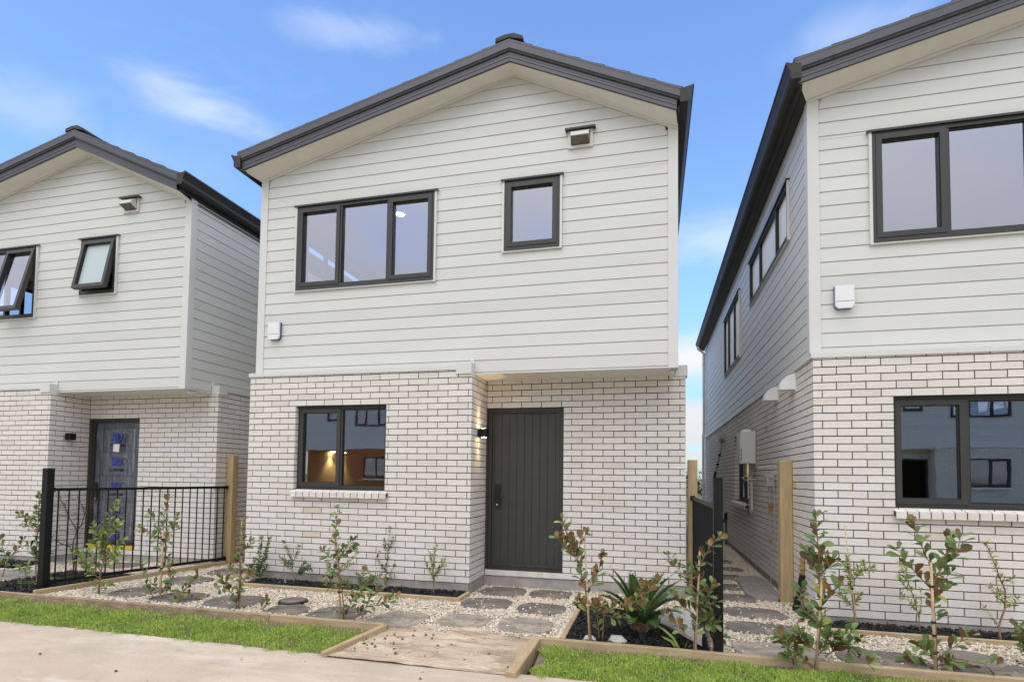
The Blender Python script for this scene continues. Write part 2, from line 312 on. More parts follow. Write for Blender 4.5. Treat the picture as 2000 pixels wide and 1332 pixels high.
def bricks(mb, P, L0, L1, off, rows=range(-1, 33), holes=(), L=0.26, j=0.005):
    for r in rows:
        z1 = zi(r)-j if r >= 0 else ZT+0.03; z0 = zi(r+1)+j
        zc = (z0+z1)/2
        s = L0+off if r % 2 == 0 else L0+(off+0.13 if off < 0.13 else off-0.13)
        cuts = [L0]+[s+L*k for k in range(int((L1-L0)/L)+2) if L0+0.03 < s+L*k < L1-0.03]+[L1]
        for a, b in zip(cuts, cuts[1:]):
            a2 = a if a == L0 else a+j; b2 = b if b == L1 else b-j
            iv = [(a2, b2)]
            for h in holes:
                if h[2] < zc < h[3]:
                    nv = []
                    for p, q in iv:
                        if q <= h[0] or p >= h[1]: nv.append((p, q)); continue
                        if p < h[0]: nv.append((p, h[0]))
                        if q > h[1]: nv.append((h[1], q))
                    iv = nv
            for p, q in iv:
                if q-p < 0.015: continue
                t = random.uniform(-0.0012, 0.0012); rr = random.betavariate(1.6, 1.6)
                rr = .1+.75*rr
                if random.random() < 0.012: rr = random.uniform(0.9, 1)
                dz = random.uniform(-0.0012, 0.0012)
                lo, hi = -0.006, t
                B = [P(p, lo, z0+dz), P(q, lo, z0+dz), P(q, hi, z0+dz), P(p, hi, z0+dz), P(p, lo, z1+dz), P(q, lo, z1+dz), P(q, hi, z1+dz), P(p, hi, z1+dz)]
                mb.hexa(B, 0, rr, skip=(2,))
def jamb_bricks(mb, x, y0, y1, zlo, zhi, sgn, axis='x'):
    """brick returns of an opening, facing sgn along the axis"""
    r = 0
    z = zhi
    while z-K >= zlo-0.002:
        a, b = z-K+0.005, z-0.005; w = 0.0055*sgn
        if axis == 'x': mb.box(min(x, x+w), max(x, x+w), y0, y1, a, b, 0, random.random())
        else: mb.box(y0, y1, min(x, x+w), max(x, x+w), a, b, 0, random.random())
        z -= K
def boards(mb, P, u0, u1, zlo, zhi, holes=(), z_off=2.802, pitch=0.147, ulim=None, gap=0.0054):
    i0 = math.floor((zlo-z_off)/pitch)
    for i in range(i0, i0+45):
        a, b = max(z_off+i*pitch+gap, zlo), min(z_off+(i+1)*pitch-gap, zhi)
        if a >= zhi: break
        if b-a < 0.012: continue
        zc = [a, b]+[z for h in holes for z in (h[2], h[3]) if a+0.004 < z < b-0.004]; zc.sort()
        rr = random.random()
        for c, d in zip(zc, zc[1:]):
            iv = [(u0, u1)]
            for h in holes:
                if h[2] < (c+d)/2 < h[3]:
                    nv = []
                    for p, q in iv:
                        if q <= h[0] or p >= h[1]: nv.append((p, q)); continue
                        if p < h[0]: nv.append((p, h[0]))
                        if q > h[1]: nv.append((h[1], q))
                    iv = nv
            for p, q in iv:
                pb, qb, pt, qt = p, q, p, q
                if ulim:
                    lb, rb_ = ulim(c); lt, rt = ulim(d)
                    pb, qb, pt, qt = max(p, lb), min(q, rb_), max(p, lt), min(q, rt)
                    if pb >= qb: continue
                    if pt >= qt: pt = qt = (pt+qt)/2
                f0 = 0.0; f1 = -0.0035*(d-c)/pitch
                mb.hexa([P(pb, -0.012, c), P(qb, -0.012, c), P(qb, f0, c), P(pb, f0, c), P(pt, -0.012, d), P(qt, -0.012, d), P(qt, f1, d), P(pt, f1, d)], 0, rr, skip=(2,))

def ring(mb, P, u0, u1, z0, z1, w, d0, d1, m=0, wb=None, wt=None):
    """rectangular frame of four butted bars"""
    wb = w if wb is None else wb; wt = w if wt is None else wt
    def bx(a, b, c, d):
        mb.hexa([P(a, d0, c), P(b, d0, c), P(b, d1, c), P(a, d1, c), P(a, d0, d), P(b, d0, d), P(b, d1, d), P(a, d1, d)], m)
    bx(u0, u1, z0, z0+wb); bx(u0, u1, z1-wt, z1); bx(u0, u0+w, z0+wb, z1-wt); bx(u1-w, u1, z0+wb, z1-wt)
def bar(mb, P, a, b, c, d, d0, d1, m=0):
    mb.hexa([P(a, d0, c), P(b, d0, c), P(b, d1, c), P(a, d1, c), P(a, d0, d), P(b, d0, d), P(b, d1, d), P(a, d1, d)], m)
def window(house, P, h, mull, opens, fd=(0.0, 0.06), clad=True, slide=False, gm='glass', edge=0.045):
    """house part 'window' (the outer frame and mullions) with sub-parts sash (opening light, glass inside its own mesh), pane, flashing"""
    u0, u1, z0, z1 = h; d0, d1 = fd
    f = MB(); ring(f, P, u0, u1, z0, z1, edge, d0, d1, wb=edge*1.05)
    for k in mull: bar(f, P, k-0.02, k+0.02, z0+edge*1.05, z1-edge, d0, d1-0.004)
    # sill nib and weep slots
    bar(f, P, u0+0.004, u1-0.004, z0-0.012, z0, d0+0.01, d1+0.012)
    win = f.build('window', M['frame'], house)
    ed = [u0+edge]+[x for k in mull for x in (k-0.02, k+0.02)]+[u1-edge]
    for i in range(0, len(ed), 2):
        a, b = ed[i], ed[i+1]; c, d = z0+edge*1.05, z1-edge
        if opens[i//2]:
            top = P((a+b)/2, d1+0.004, d+0.012)
            s = MB(); ring(s, P, a-0.012, b+0.012, c-0.012, d+0.012, 0.052, d0+0.012, d1+0.008)
            # rubber line
            ring(s, P, a+0.0405, b-0.0405, c+0.0405, d-0.0405, 0.006, d0+0.02, d1-0.006, m=2)
            s.face([P(a+0.04, d0+0.03, c+0.04), P(b-0.04, d0+0.03, c+0.04), P(b-0.04, d0+0.03, d-0.04), P(a+0.04, d0+0.03, d-0.04)], 1)
            s.build('sash', [M['frame'], M[gm], M['blackplastic']], win, loc=top)
        else:
            s = MB(); ring(s, P, a, b, c, d, 0.012, d0+0.012, d1-0.02, m=1)
            s.face([P(a+0.012, d0+0.03, c+0.012), P(b-0.012, d0+0.03, c+0.012), P(b-0.012, d0+0.03, d-0.012), P(a+0.012, d0+0.03, d-0.012)], 0)
            s.build('pane', [M[gm], M['blackplastic']], win)
    if clad:
        g = MB()
        bar(g, P, u0-0.045, u1+0.045, z1+0.004, z1+0.016, 0.0, d1+0.022); bar(g, P, u0-0.045, u1+0.045, z1-0.006, z1+0.004, d1+0.014, d1+0.022)
        g.build('head_flashing', M['frame'], win)
        t = MB()
        bar(t, P, u0-0.028, u0-0.002, z0-0.032, z1+0.003, 0.0, d1+0.006); bar(t, P, u1+0.002, u1+0.028, z0-0.032, z1+0.003, 0.0, d1+0.006)
        bar(t, P, u0-0.002, u1+0.002, z0-0.030, z0-0.014, 0.0, d1+0.004)
        t.build('scriber', M['trim'], win)
    return win

AX, AZ = 3.57, 6.315                        # gable apex (underside of barge at the front)
EL, ER = -0.135, 5.455                      # eave ends of the underside
SL, SR = (AZ-5.455)/(AX-EL), (AZ-5.435)/(ER-AX)
def zroof(x): return AZ-(AX-x)*SL if x < AX else AZ-(x-AX)*SR
SLS, SRS = (AZ-5.405)/(AX-0.005), (AZ-5.43)/(5.36-AX)
def zsof(x): return AZ-(AX-x)*SLS if x < AX else AZ-(x-AX)*SRS   # line where soffit meets the boards

def make_house():
    H = empty('townhouse')
    # --- brickwork
    b = MB()
    holes_f = [HL]; holes_d = [HD]; holes_l = [HB]
    bricks(b, Pfront(0), 0, W1, 0.08, holes=holes_f)
    Pr = Pright(W1)
    bricks(b, Pr, 0.0072, DEP-0.0005, 0.085)
    bricks(b, Pfront(DEP), W1+0.007, W2, 0.206-0.007, holes=holes_d)
    bricks(b, Pright(W2), DEP+0.0072, LEN, 0.205)
    bricks(b, Pleft(0), 0.0072, LEN, 0.205, holes=holes_l)
    b.slab(Pfront(0.006), 0.006, W1-0.0065, ZB, ZT+0.035, -0.094, 0, holes_f, m=1)
    b.slab(Pright(W1-0.006), 0.0065, DEP+0.1, ZB, ZT+0.035, -0.09, 0, (), m=1)
    b.slab(Pfront(DEP+0.006), W1-0.006, W2-0.0065, ZB, ZT+0.035, -0.094, 0, holes_d, m=1)
    b.slab(Pright(W2-0.006), DEP+0.0065, LEN, ZB, ZT+0.035, -0.094, 0, (), m=1)
    b.slab(Pleft(0.006), 0.0065, LEN, ZB, ZT+0.035, -0.094, 0, holes_l, m=1)
    b.slab(Pfront(LEN), 0.1, W2-0.1, ZB, ZT+0.035, -0.09, 0, (), m=1)
    jamb_bricks(b, HL[0], 0.0075, 0.062, HL[2], HL[3], 1); jamb_bricks(b, HL[1], 0.0075, 0.062, HL[2], HL[3], -1)
    jamb_bricks(b, HB[1], 0.0075, 0.092, HB[2], HB[3], -1, 'y'); jamb_bricks(b, HB[0], 0.0075, 0.092, HB[2], HB[3], 1, 'y')
    # header course under the door
    x = HD[0]+0.004
    while x < HD[1]-0.03:
        w = min(0.084, HD[1]-x); b.box(x+0.004, x+w-0.004, DEP-0.002+random.uniform(-.0015, .0015), DEP+0.09, zi(33)+0.004, zi(32)-0.006, 0, random.random()); x += w
    b.box(HD[0], HD[1], DEP+0.004, DEP+0.1, zi(33), zi(32)-0.003, 1)
    b.build('brick_wall', [M['brick'], M['mortar']], H)
    # --- brick sills
    def sill(P, u0, u1, z, name='window_sill', proj=0.058):
        s = MB(); n = round((u1-u0)/0.094); w = (u1-u0)/n
        for k in range(n):
            a, c = u0+k*w+0.0055, u0+(k+1)*w-0.0055; t = random.uniform(-0.0015, 0.0015); rr = random.random()
            s.hexa([P(a, -0.07, z-0.07), P(c, -0.07, z-0.07), P(c, proj+t, z-0.100), P(a, proj+t, z-0.100), P(a, -0.07, z-0.002), P(c, -0.07, z-0.002), P(c, proj+t, z-0.034), P(a, proj+t, z-0.034)], 0, rr)
        s.hexa([P(u0+.003, -0.066, z-0.056), P(u1-.003, -0.066, z-0.056), P(u1-.003, proj-0.009, z-0.09), P(u0+.003, proj-0.009, z-0.09), P(u0+.003, -0.066, z-0.010), P(u1-.003, -0.066, z-0.010), P(u1-.003, proj-0.009, z-0.041), P(u0+.003, proj-0.009, z-0.041)], 1)
        s.build(name, [M['brick'], M['mortar']], H)
    sill(Pfront(0), HL[0]-0.015, HL[1]+0.045, HL[2])
    sill(Pleft(0), HB[0]-0.03, HB[1]+0.1, HB[2], proj=0.065)
    # --- foundation
    f = MB()
    f.box(0.012, W1-0.012, 0.012, DEP+0.012, -0.15, ZB); f.box(0.012, W2-0.012, DEP+0.0125, LEN-0.01, -0.15, ZB)
    f.build('foundation', M['concrete'], H)
    # --- weatherboards
    c = MB()
    xr = CR-0.10; xl = CL+0.10
    BL = 2.735; BR = 2.634
    holes = [HU, HS]
    top = 6.4
    def gl(z):
        lo, hi = xl, xr
        zz = z
        # sloping soffit limits
        lo2 = AX-(AZ-zz)/SLS; hi2 = AX+(AZ-zz)/SRS
        return max(lo, lo2), min(hi, hi2)
    boards(c, Pfront(CY), xl, W1-0.03, BL, 2.802, ())
    boards(c, Pfront(CY), W1-0.03, xr, BR, 2.802, ())
    boards(c, Pfront(CY), xl, xr, 2.802, AZ, holes, ulim=gl)
    boards(c, Pleft(CL), CY+0.10, LEN, BL, 5.42, [HA1, HA2])
    boards(c, Pright(CR), CY+0.10, DEP-0.03, BR, 2.802)
    boards(c, Pright(CR), DEP-0.03, LEN, BL, 2.802)
    boards(c, Pright(CR), CY+0.10, LEN, 2.802, 5.42)
    q = Pfront(CY+0.0125)
    c.slab(q, CL+0.014, W1, BL-0.03, 2.85, -0.09, 0, (), m=1); c.slab(q, W1, CR-0.014, BR+0.002, 2.85, -0.09, 0, (), m=1)
    c.slab(q, CL+0.014, CR-0.014, 2.85, 5.40, -0.09, 0, holes, m=1)
    c.prism([(CL+0.014, 5.40), (CR-0.014, 5.40), (CR-0.014, zsof(CR)), (AX, zsof(AX)), (CL+0.014, zsof(CL))], lambda a, z, d: (a, d, z), CY+0.0125, CY+0.1, m=1)
    c.slab(Pleft(CL+0.0125), CY+0.014, LEN, BL-0.03, 5.44, -0.08, 0, [HA1, HA2], m=1)
    c.slab(Pright(CR-0.0125), CY+0.014, LEN, BR+0.002, 5.44, -0.08, 0, (), m=1)
    c.slab(Pfront(LEN), CL+0.1, CR-0.1, ZT, 5.44, -0.08, 0, (), m=1)
    c.build('weatherboard_cladding', [M['clad'], M['trim']], H)
    # --- corner boards
    for s, X in ((1, CL), (-1, CR)):
        t = MB(); lo = BL if s == 1 else BR-0.004
        a, d_ = X-0.010*s, X+0.10*s
        t.bevbox(min(a, d_), max(a, d_), CY-0.010, CY+0.004, lo, zsof(d_)+0.03, 0.002)
        t.bevbox(min(a, X+0.004*s), max(a, X+0.004*s), CY+0.0045, CY+0.10, lo, 5.47, 0.002)
        t.build('corner_board', M['trim'], H)
    # --- flashings over the brick
    fl = MB()
    fl.hexa([(-0.02, -0.016, 2.678), (2.92, -0.016, 2.678), (2.92, CY+0.01, 2.678), (-0.02, CY+0.01, 2.678), (-0.02, -0.016, 2.728), (2.92, -0.016, 2.728), (2.92, CY+0.01, 2.748), (-0.02, CY+0.01, 2.748)])
    fl.hexa([(-0.02, CY+0.011, 2.678), (CL+0.02, CY+0.011, 2.678), (CL+0.02, LEN, 2.678), (-0.02, LEN, 2.678), (-0.02, CY+0.011, 2.728), (CL+0.02, CY+0.011, 2.748), (CL+0.02, LEN, 2.748), (-0.02, LEN, 2.728)])
    fl.hexa([(CR-0.02, DEP+0.17, 2.678), (W2+0.016, DEP+0.17, 2.678), (W2+0.016, LEN, 2.678), (CR-0.02, LEN, 2.678), (CR-0.02, DEP+0.17, 2.748), (W2+0.016, DEP+0.17, 2.728), (W2+0.016, LEN, 2.728), (CR-0.02, LEN, 2.748)])
    fl.build('flashing', M['trim'], H)
    br = MB(); br.bevbox(2.915, W1-0.002, -0.022, CY-0.012, 2.622, 2.756, 0.003); br.bevbox(W1-0.058, W1-0.004, CY-0.0115, CY+0.01, 2.625, 2.82, 0.003); br.build('flashing_cover', M['trim'], H)
    br = MB(); br.bevbox(CR+0.02, W2+0.022, DEP-0.012, DEP+0.165, 2.622, 2.756, 0.003); br.bevbox(CR-0.01, CR+0.018, DEP-0.012, DEP+0.04, 2.625, 2.82, 0.003); br.build('flashing_cover', M['trim'], H)
    br = MB(); br.bevbox(CR-0.07, CR-0.025, CY+0.11, CY+0.26, 2.575, BR-0.008, 0.006); br.build('corner_block', M['trim'], H)
    # --- underside of the overhang
    u = MB(); u.box(W1-0.09, CR-0.016, CY+0.015, DEP+0.02, BR+0.001, BR+0.02); u.build('overhang_soffit', M['soffit'], H)
    # --- roof
    YF, YB = -0.16, LEN+0.16
    def rp(off, x0, x1): return [(x0, zroof(x0)+off), (AX, AZ+off), (x1, zroof(x1)+off)]
    s = MB()
    A = [(EL, zroof(EL)), (AX, AZ), (ER, zroof(ER))]; Bq = [(CL-0.012, zsof(CL-0.012)), (AX, AZ-0.002), (CR+0.012, zsof(CR+0.012))]
    for k in (0, 1):
        s.face([(A[k][0], YF+0.01, A[k][1]), (A[k+1][0], YF+0.01, A[k+1][1]), (Bq[k+1][0], CY+0.002, Bq[k+1][1]), (Bq[k][0], CY+0.002, Bq[k][1])])
    for q, w in ((A[0], Bq[0]), (A[2], Bq[2])):
        s.face([(q[0], YF+0.01, q[1]), (w[0], CY+0.002, w[1]), (w[0], LEN, w[1]), (q[0], LEN, q[1])], 2)
    # scriber bead along the rake
    for (xa, xb) in ((CL, AX), (AX, CR)):
        s.hexa([(xa, CY-0.02, zsof(xa)-0.026), (xb, CY-0.02, zsof(xb)-0.026), (xb, CY-0.002, zsof(xb)-0.026), (xa, CY-0.002, zsof(xa)-0.026), (xa, CY-0.02, zsof(xa)+.001), (xb, CY-0.02, zsof(xb)+.001), (xb, CY-0.002, zsof(xb)+.001), (xa, CY-0.002, zsof(xa)+.001)], 1)
    s.build('soffit', [M['soffit'], M['trim'], M['gutter']], H)
    def slope_bar(mb, x0, x1, o0, o1, y0, y1, m=0):
        mb.hexa([(x0, y0, zroof(x0)+o0), (x1, y0, zroof(x1)+o0), (x1, y1, zroof(x1)+o0), (x0, y1, zroof(x0)+o0), (x0, y0, zroof(x0)+o1), (x1, y0, zroof(x1)+o1), (x1, y1, zroof(x1)+o1), (x0, y1, zroof(x0)+o1)], m)
    for x0, x1 in ((EL-0.012, AX), (AX, ER+0.012)):
        bb = MB()
        slope_bar(bb, x0, x1, -0.012, 0.028, YF, YF+0.03); slope_bar(bb, x0, x1, 0.032, 0.06, YF-0.004, YF+0.03)
        slope_bar(bb, x0, x1, 0.064, 0.122, YF-0.004, YF+0.03); slope_bar(bb, x0, x1, 0.0285, 0.064, YF+0.004, YF+0.028)
        xo0, xo1 = (x0-0.03, x1) if x1 == AX else (x0, x1+0.045)
        slope_bar(bb, xo0, xo1, 0.128, 0.205, YF-0.03, YF+0.03); slope_bar(bb, xo0, xo1, 0.209, 0.235, YF-0.03, YF+0.04)
        slope_bar(bb, xo0, xo1, 0.12, 0.222, YF-0.022, YF+0.02)
        bb.build('barge_board', M['roofmetal'], H)
    # tile courses: stepped profile
    r = MB(); prof = []
    n = 11; x0 = EL-0.05
    for k in range(n):
        xa = x0+(AX-x0)*k/n; xb = x0+(AX-x0)*(k+1)/n
        prof += [(xa, zroof(xa)+0.25), (xb, zroof(xb)+0.234)]
    n = 7; x1 = ER+0.075; pr_ = []
    for k in range(n):
        xa = x1-(x1-AX)*k/n; xb = x1-(x1-AX)*(k+1)/n
        pr_ += [(xa, zroof(xa)+0.25), (xb, zroof(xb)+0.234)]
    prof += list(reversed(pr_))
    low = [(x1, zroof(x1)+0.10), (AX, AZ+0.10), (x0, zroof(x0)+0.10)]
    r.prism(prof+low, lambda a, z, d: (a, d, z), YF-0.02, YB)
    r.build('roof', M['rooftile'], H)
    rc = MB()
    rc.prism([(AX-0.17, AZ+0.215), (AX-0.165, AZ+0.262), (AX-0.06, AZ+0.29), (AX+0.06, AZ+0.29), (AX+0.165, AZ+0.235), (AX+0.165, AZ+0.20), (AX, AZ+0.25)], lambda a, z, d: (a, d, z), YF-0.035, YB)
    for k in range(1, 34): rc.prism([(AX-0.175, AZ+0.222), (AX-0.17, AZ+0.27), (AX-0.06, AZ+0.298), (AX+0.06, AZ+0.298), (AX+0.172, AZ+0.242), (AX+0.172, AZ+0.21), (AX, AZ+0.26)], lambda a, z, d: (a, d, z), YF+0.37*k, YF+0.37*k+0.03)
    rc.build('ridge_cap', M['rooftile'], H)
    # gutters and fascias
    gp = [(0.0, 0.0), (0.085, 0.0), (0.105, 0.03), (0.10, 0.075), (0.125, 0.13), (0.142, 0.17), (0.125, 0.17), (0.0, 0.15)]
    for s_, X, Z, nm in ((1, ER+0.045, 5.475, 'r'), (-1, EL+0.015, 5.47, 'l')):
        g = MB(); g.prism(gp, lambda a, z, d: (X+a*s_, d, Z+z), YF-0.03, LEN+0.1)
        g.prism([(p*1.0, q) for p, q in gp], lambda a, z, d: (X+a*s_, d, Z+z), YF-0.036, YF-0.0305)
        g.prism([(0.117, 0.158), (0.146, 0.158), (0.146, 0.178), (0.117, 0.178)], lambda a, z, d: (X+a*s_, d, Z+z), YF-0.036, LEN+0.1, m=1)
        g.build('gutter', [M['gutter'], M['roofmetal']], H)
        fa = MB(); fa.box(min(X-0.022*s_, X-0.002*s_), max(X-0.022*s_, X-0.002*s_), YF+0.04, LEN+0.1, Z-0.06, Z+0.14); fa.build('fascia', M['gutter'], H)
    # downpipe at the back of the left wall
    d = MB(); yd = LEN-0.35
    d.tube([(EL-0.07, yd, 5.48), (EL-0.07, yd, 5.40), (CL-0.06, yd, 5.26), (CL-0.06, yd, 2.86), (-0.075, yd, 2.74), (-0.075, yd, 0.0)], 0.04, 10)
    for z in (4.9, 4.0, 3.1, 2.2, 1.2, 0.4):
        X = (CL if z > 2.8 else 0)-0.058; d.box(X-0.05, X+0.05, yd-0.055, yd+0.055, z, z+0.02)
    d.build('downpipe', M['trim'], H)
    # --- windows
    window(H, Pfront(CY), HU, (1.235, 1.925), (1, 0, 1), fd=(-0.05, 0.022))
    window(H, Pfront(CY), HS, (), (1,), fd=(-0.05, 0.022), gm='glass')
    window(H, Pfront(0.062), HL, (1.335,), (1, 0), fd=(-0.06, 0.0), clad=False)
    wl = MB(); bar(wl, Pfront(0.062), HL[0]+.006, HL[1]-.006, HL[3]-0.022, HL[3]-0.004, 0.0, 0.02); wl.build('head_trim', M['frame'], H); wl = MB(); bar(wl, Pfront(0.062), HL[0]+.006, HL[1]-.006, HL[2]-0.002, HL[2]+0.014, 0.0, 0.012)
    wl.build('sill_trim', M['frame'], H)
    window(H, Pleft(CL), HA1, (1.62, 2.76), (0, 0, 0), fd=(-0.05, 0.022))
    window(H, Pleft(CL), HA2, (5.5, 6.35), (0, 0, 0), fd=(-0.05, 0.022))
    window(H, Pleft(0.09), HB, (4.5, 5.0), (1, 0, 0), fd=(-0.06, 0.0), clad=False)
    # --- door frame
    df = MB(); Pd = Pfront(DEP+0.05)
    ring(df, Pd, HD[0]+0.004, HD[1]-0.003, HD[2]+0.001, HD[3]-0.004, 0.052, -0.06, 0.0, wb=0.03)
    bar(df, Pd, HD[0]+0.004, HD[1]-0.003, HD[3]-0.03, HD[3]-0.005, 0.0, 0.018)
    df.build('door_frame', M['frame'], H)
    # --- rooms behind the glass
    i = MB()
    def room(x0, x1, y0, y1, z0, z1, hf, hl, m, fm):
        i.slab(Pfront(y0), x0, x1, z0, z1, -0.012, 0, hf, m=m); i.slab(Pleft(x0), y0, y1, z0, z1, -0.012, 0, hl, m=m)
        i.face([(x0, y1, z0), (x1, y1, z0), (x1, y1, z1), (x0, y1, z1)], m); i.face([(x1, y0, z0), (x1, y1, z0), (x1, y1, z1), (x1, y0, z1)], m)
        i.face([(x0, y0, z1), (x1, y0, z1), (x1, y1, z1), (x0, y1, z1)], 0); i.face([(x0, y0, z0), (x1, y0, z0), (x1, y1, z0), (x0, y1, z0)], fm)
    room(0.112, 3.0, 0.13, 3.7, 0.16, 2.55, [HL], (), 1, 2)
    room(0.16, 3.05, 0.21, 4.3, 2.72, 5.12, [HU], [HA1], 0, 2)
    room(3.15, 5.36, 0.21, 3.6, 2.72, 5.12, [HS], (), 0, 2)
    room(0.16, 5.3, 4.4, 11.7, 2.72, 5.12, (), [HA2], 0, 2)
    room(0.112, 5.4, 3.8, 11.7, 0.16, 2.55, (), [HB], 0, 2)
    i.build('interior', [M['lining'], M['warmlining'], M['floor']], H)
    return H

main = make_house()
tag(main, 'pale brick and weatherboard townhouse in the middle with a dark plank front door', 'house', 'townhouses in a row')
left = copy_tree(main); right = copy_tree(main)
left.location = (-6.777, 0.127, -0.035); right.location = (6.775, -0.189, -0.055)
tag(left, 'left townhouse with tilted open windows and a door wrapped in printed plastic film', 'house')
tag(right, 'right townhouse with white vent hoods and a water heater on its side wall', 'house')

# doors --------------------------------------------------------------
def plank_door():
    d = MB(); x0, x1, z0, z1 = HD[0]+0.06, HD[1]-0.058, HD[2]+0.034, HD[3]-0.06; y = DEP+0.066
    d.box(x0, x1, y+0.006, y+0.045, z0, z1)
    e = 0.022
    d.bevbox(x0, x0+e, y-0.002, y+0.0058, z0, z1, 0.0015); d.bevbox(x1-e-0.03, x1, y-0.002, y+0.0058, z0, z1, 0.0015)
    d.bevbox(x0+e, x1-e-0.03, y-0.002, y+0.0058, z0, z0+0.045, 0.0015); d.bevbox(x0+e, x1-e-0.03, y-0.002, y+0.0058, z1-0.012, z1, 0.0015)
    n = 8; a, b = x0+e+0.002, x1-e-0.032; w = (b-a)/n
    for k in range(n): d.bevbox(a+k*w+0.0018, a+(k+1)*w-0.0018, y, y+0.0058, z0+0.047, z1-0.014, 0.0025)
    return d.build('door', M['door'], main), y
door, dy = plank_door()
def handle(parent, x, zc, y, s=1):
    h = MB(); h.prism([(x+0.036*math.cos(t)*1.0, zc+0.118+0.036*math.sin(t)) for t in [math.pi*k/8 for k in range(9)]]+[(x+0.036*math.cos(t), zc-0.118+0.036*math.sin(t)) for t in [math.pi+math.pi*k/8 for k in range(9)]], lambda a, z, d: (a, d, z), y-0.022, y)
    h.tube([(x, y-0.02, zc), (x, y-0.06, zc)], 0.011, 10); h.tube([(x, y-0.055, zc), (x+0.05, y-0.06, zc), (x+0.125, y-0.058, zc)], [0.011, 0.010, 0.009], 8)
    h.tube([(x, y-0.022, zc+0.10), (x, y-0.027, zc+0.10)], 0.022, 14); h.tube([(x, y-0.022, zc-0.11), (x, y-0.03, zc-0.11)], 0.013, 12, m=1)
    return h.build('handle', [M['blackplastic'], M['galv']], parent)
handle(door, 3.262, 1.142, dy)
d2 = copy_tree(door, right); d2.parent = right
# the left house: glazed door under protective film
gd = MB(); x0, x1, z0, z1 = HD[0]+0.058, HD[1]-0.056, HD[2]+0.034, HD[3]-0.058; y = DEP+0.066
ring(gd, Pfront(y+0.03), x0, x1, z0, z1, 0.10, -0.02, 0.028); gd.face([(x0+.09, y+0.03, z0+.09), (x1-.09, y+0.03, z0+.09), (x1-.09, y+0.03, z1-.09), (x0+.09, y+0.03, z1-.09)], 1)
gdoor = gd.build('door', [M['frame'], M['glass']], left); tag(gdoor, 'glazed front door still covered in printed protective film')
handle(gdoor, 3.25, 1.1, y)
gs = MB(); gs.box(HD[0]+0.058, HD[1]-0.05, DEP-0.004, DEP+0.05, HD[2]+0.002, HD[2]+0.03); gs.box(HD[0]+0.06, HD[1]-0.052, DEP+0.012, DEP+0.03, HD[2]+0.03, HD[2]+0.06); gs.build('door_sill', M['yellow'], left)
# crumpled film: a gently wrinkled sheet just proud of the door
fm = MB(); fx0, fx1, fz0, fz1 = x0+0.03, x1+0.02, z0+0.09, z1-0.005; nx, nz_ = 26, 60
fy = lambda u, v: y-0.010-0.005*math.sin(u*19+2*math.sin(v*3))*math.sin(v*2.3+u*4)-0.003*math.sin(u*47+v*5)
vv = [[(fx0+(fx1-fx0)*a/nx, fy(a/nx, c/nz_*6), fz0+(fz1-fz0)*c/nz_) for a in range(nx+1)] for c in range(nz_+1)]
for c in range(nz_):
    for a in range(nx): fm.face([vv[c][a], vv[c][a+1], vv[c+1][a+1], vv[c+1][a]])
film = fm.build('protective_film', M['film'], gdoor, smooth=True, merge=True)
def text_mesh(name, body, size, loc, m, parent, rot=(R(90), 0, 0), bold=0.0, sx=1.0):
    cu = bpy.data.curves.new(name, 'FONT'); cu.body = body; cu.size = size; cu.align_x = 'CENTER'; cu.align_y = 'CENTER'; cu.offset = bold; cu.extrude = 0.0008
    t = bpy.data.objects.new(name+'_tmp', cu); col.objects.link(t)
    dg = bpy.context.evaluated_depsgraph_get(); me = bpy.data.meshes.new_from_object(t.evaluated_get(dg))
    bpy.data.objects.remove(t); me.materials.clear(); me.materials.append(m); me.name = name
    o = bpy.data.objects.new(name, me); col.objects.link(o); o.location = loc; o.rotation_euler = rot; o.scale = (sx, 1, 1)
    if parent: o.parent = parent
    return o
for k in range(5):
    zc = fz1-0.235-0.395*k; xc = (x0+x1)/2+0.02
    lg = text_mesh('film_logo', 'SD', 0.165, (xc, y-0.022, zc), M['filmink'], gdoor, bold=0.006, sx=1.05)
    text_mesh('film_text', 'ALUMINIUM', 0.052, (xc, y-0.022, zc-0.125), M['filmtext'], gdoor, bold=0.0012, sx=1.05)
    ln = MB(); ln.box(x0+0.1, x1-0.05, y-0.0222, y-0.0212, zc-0.20, zc-0.197); ln.box(x0+0.1, x1-0.05, y-0.0222, y-0.0212, zc-0.235, zc-0.232); ln.build('film_line', M['filmtext'], gdoor)
tg = MB(); tg.hexa([(xc-0.07, y-0.03, fz1-0.46), (xc+0.045, y-0.03, fz1-0.47), (xc+0.045, y-0.024, fz1-0.47), (xc-0.07, y-0.024, fz1-0.46), (xc-0.062, y-0.034, fz1-0.345), (xc+0.06, y-0.034, fz1-0.345), (xc+0.06, y-0.028, fz1-0.345), (xc-0.062, y-0.028, fz1-0.345)])
tg.build('paper_tag', M['white'], gdoor)

# opening sashes of the left house
for w in left.children:
    if w.name.startswith('window'):
        for s in w.children:
            if s.name.startswith('sash'):
                lx, _, lz = s.location
                if lz > 4 and 3.4 < lx < 4.2: s.rotation_euler = (R(-11), 0, 0); s.data = s.data.copy(); s.data.materials[1] = M['glassf']; tag(s, 'frosted sash tilted open')
                elif lz > 4 and lx > 1.9: s.rotation_euler = (R(-13), 0, 0); tag(s, 'clear sash tilted open')

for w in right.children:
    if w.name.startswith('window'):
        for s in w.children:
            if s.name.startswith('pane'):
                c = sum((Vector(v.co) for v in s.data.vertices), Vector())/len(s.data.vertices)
                if c.z > 3.5 and c.x < .2: s.data = s.data.copy(); s.data.materials[0] = M['glassw']
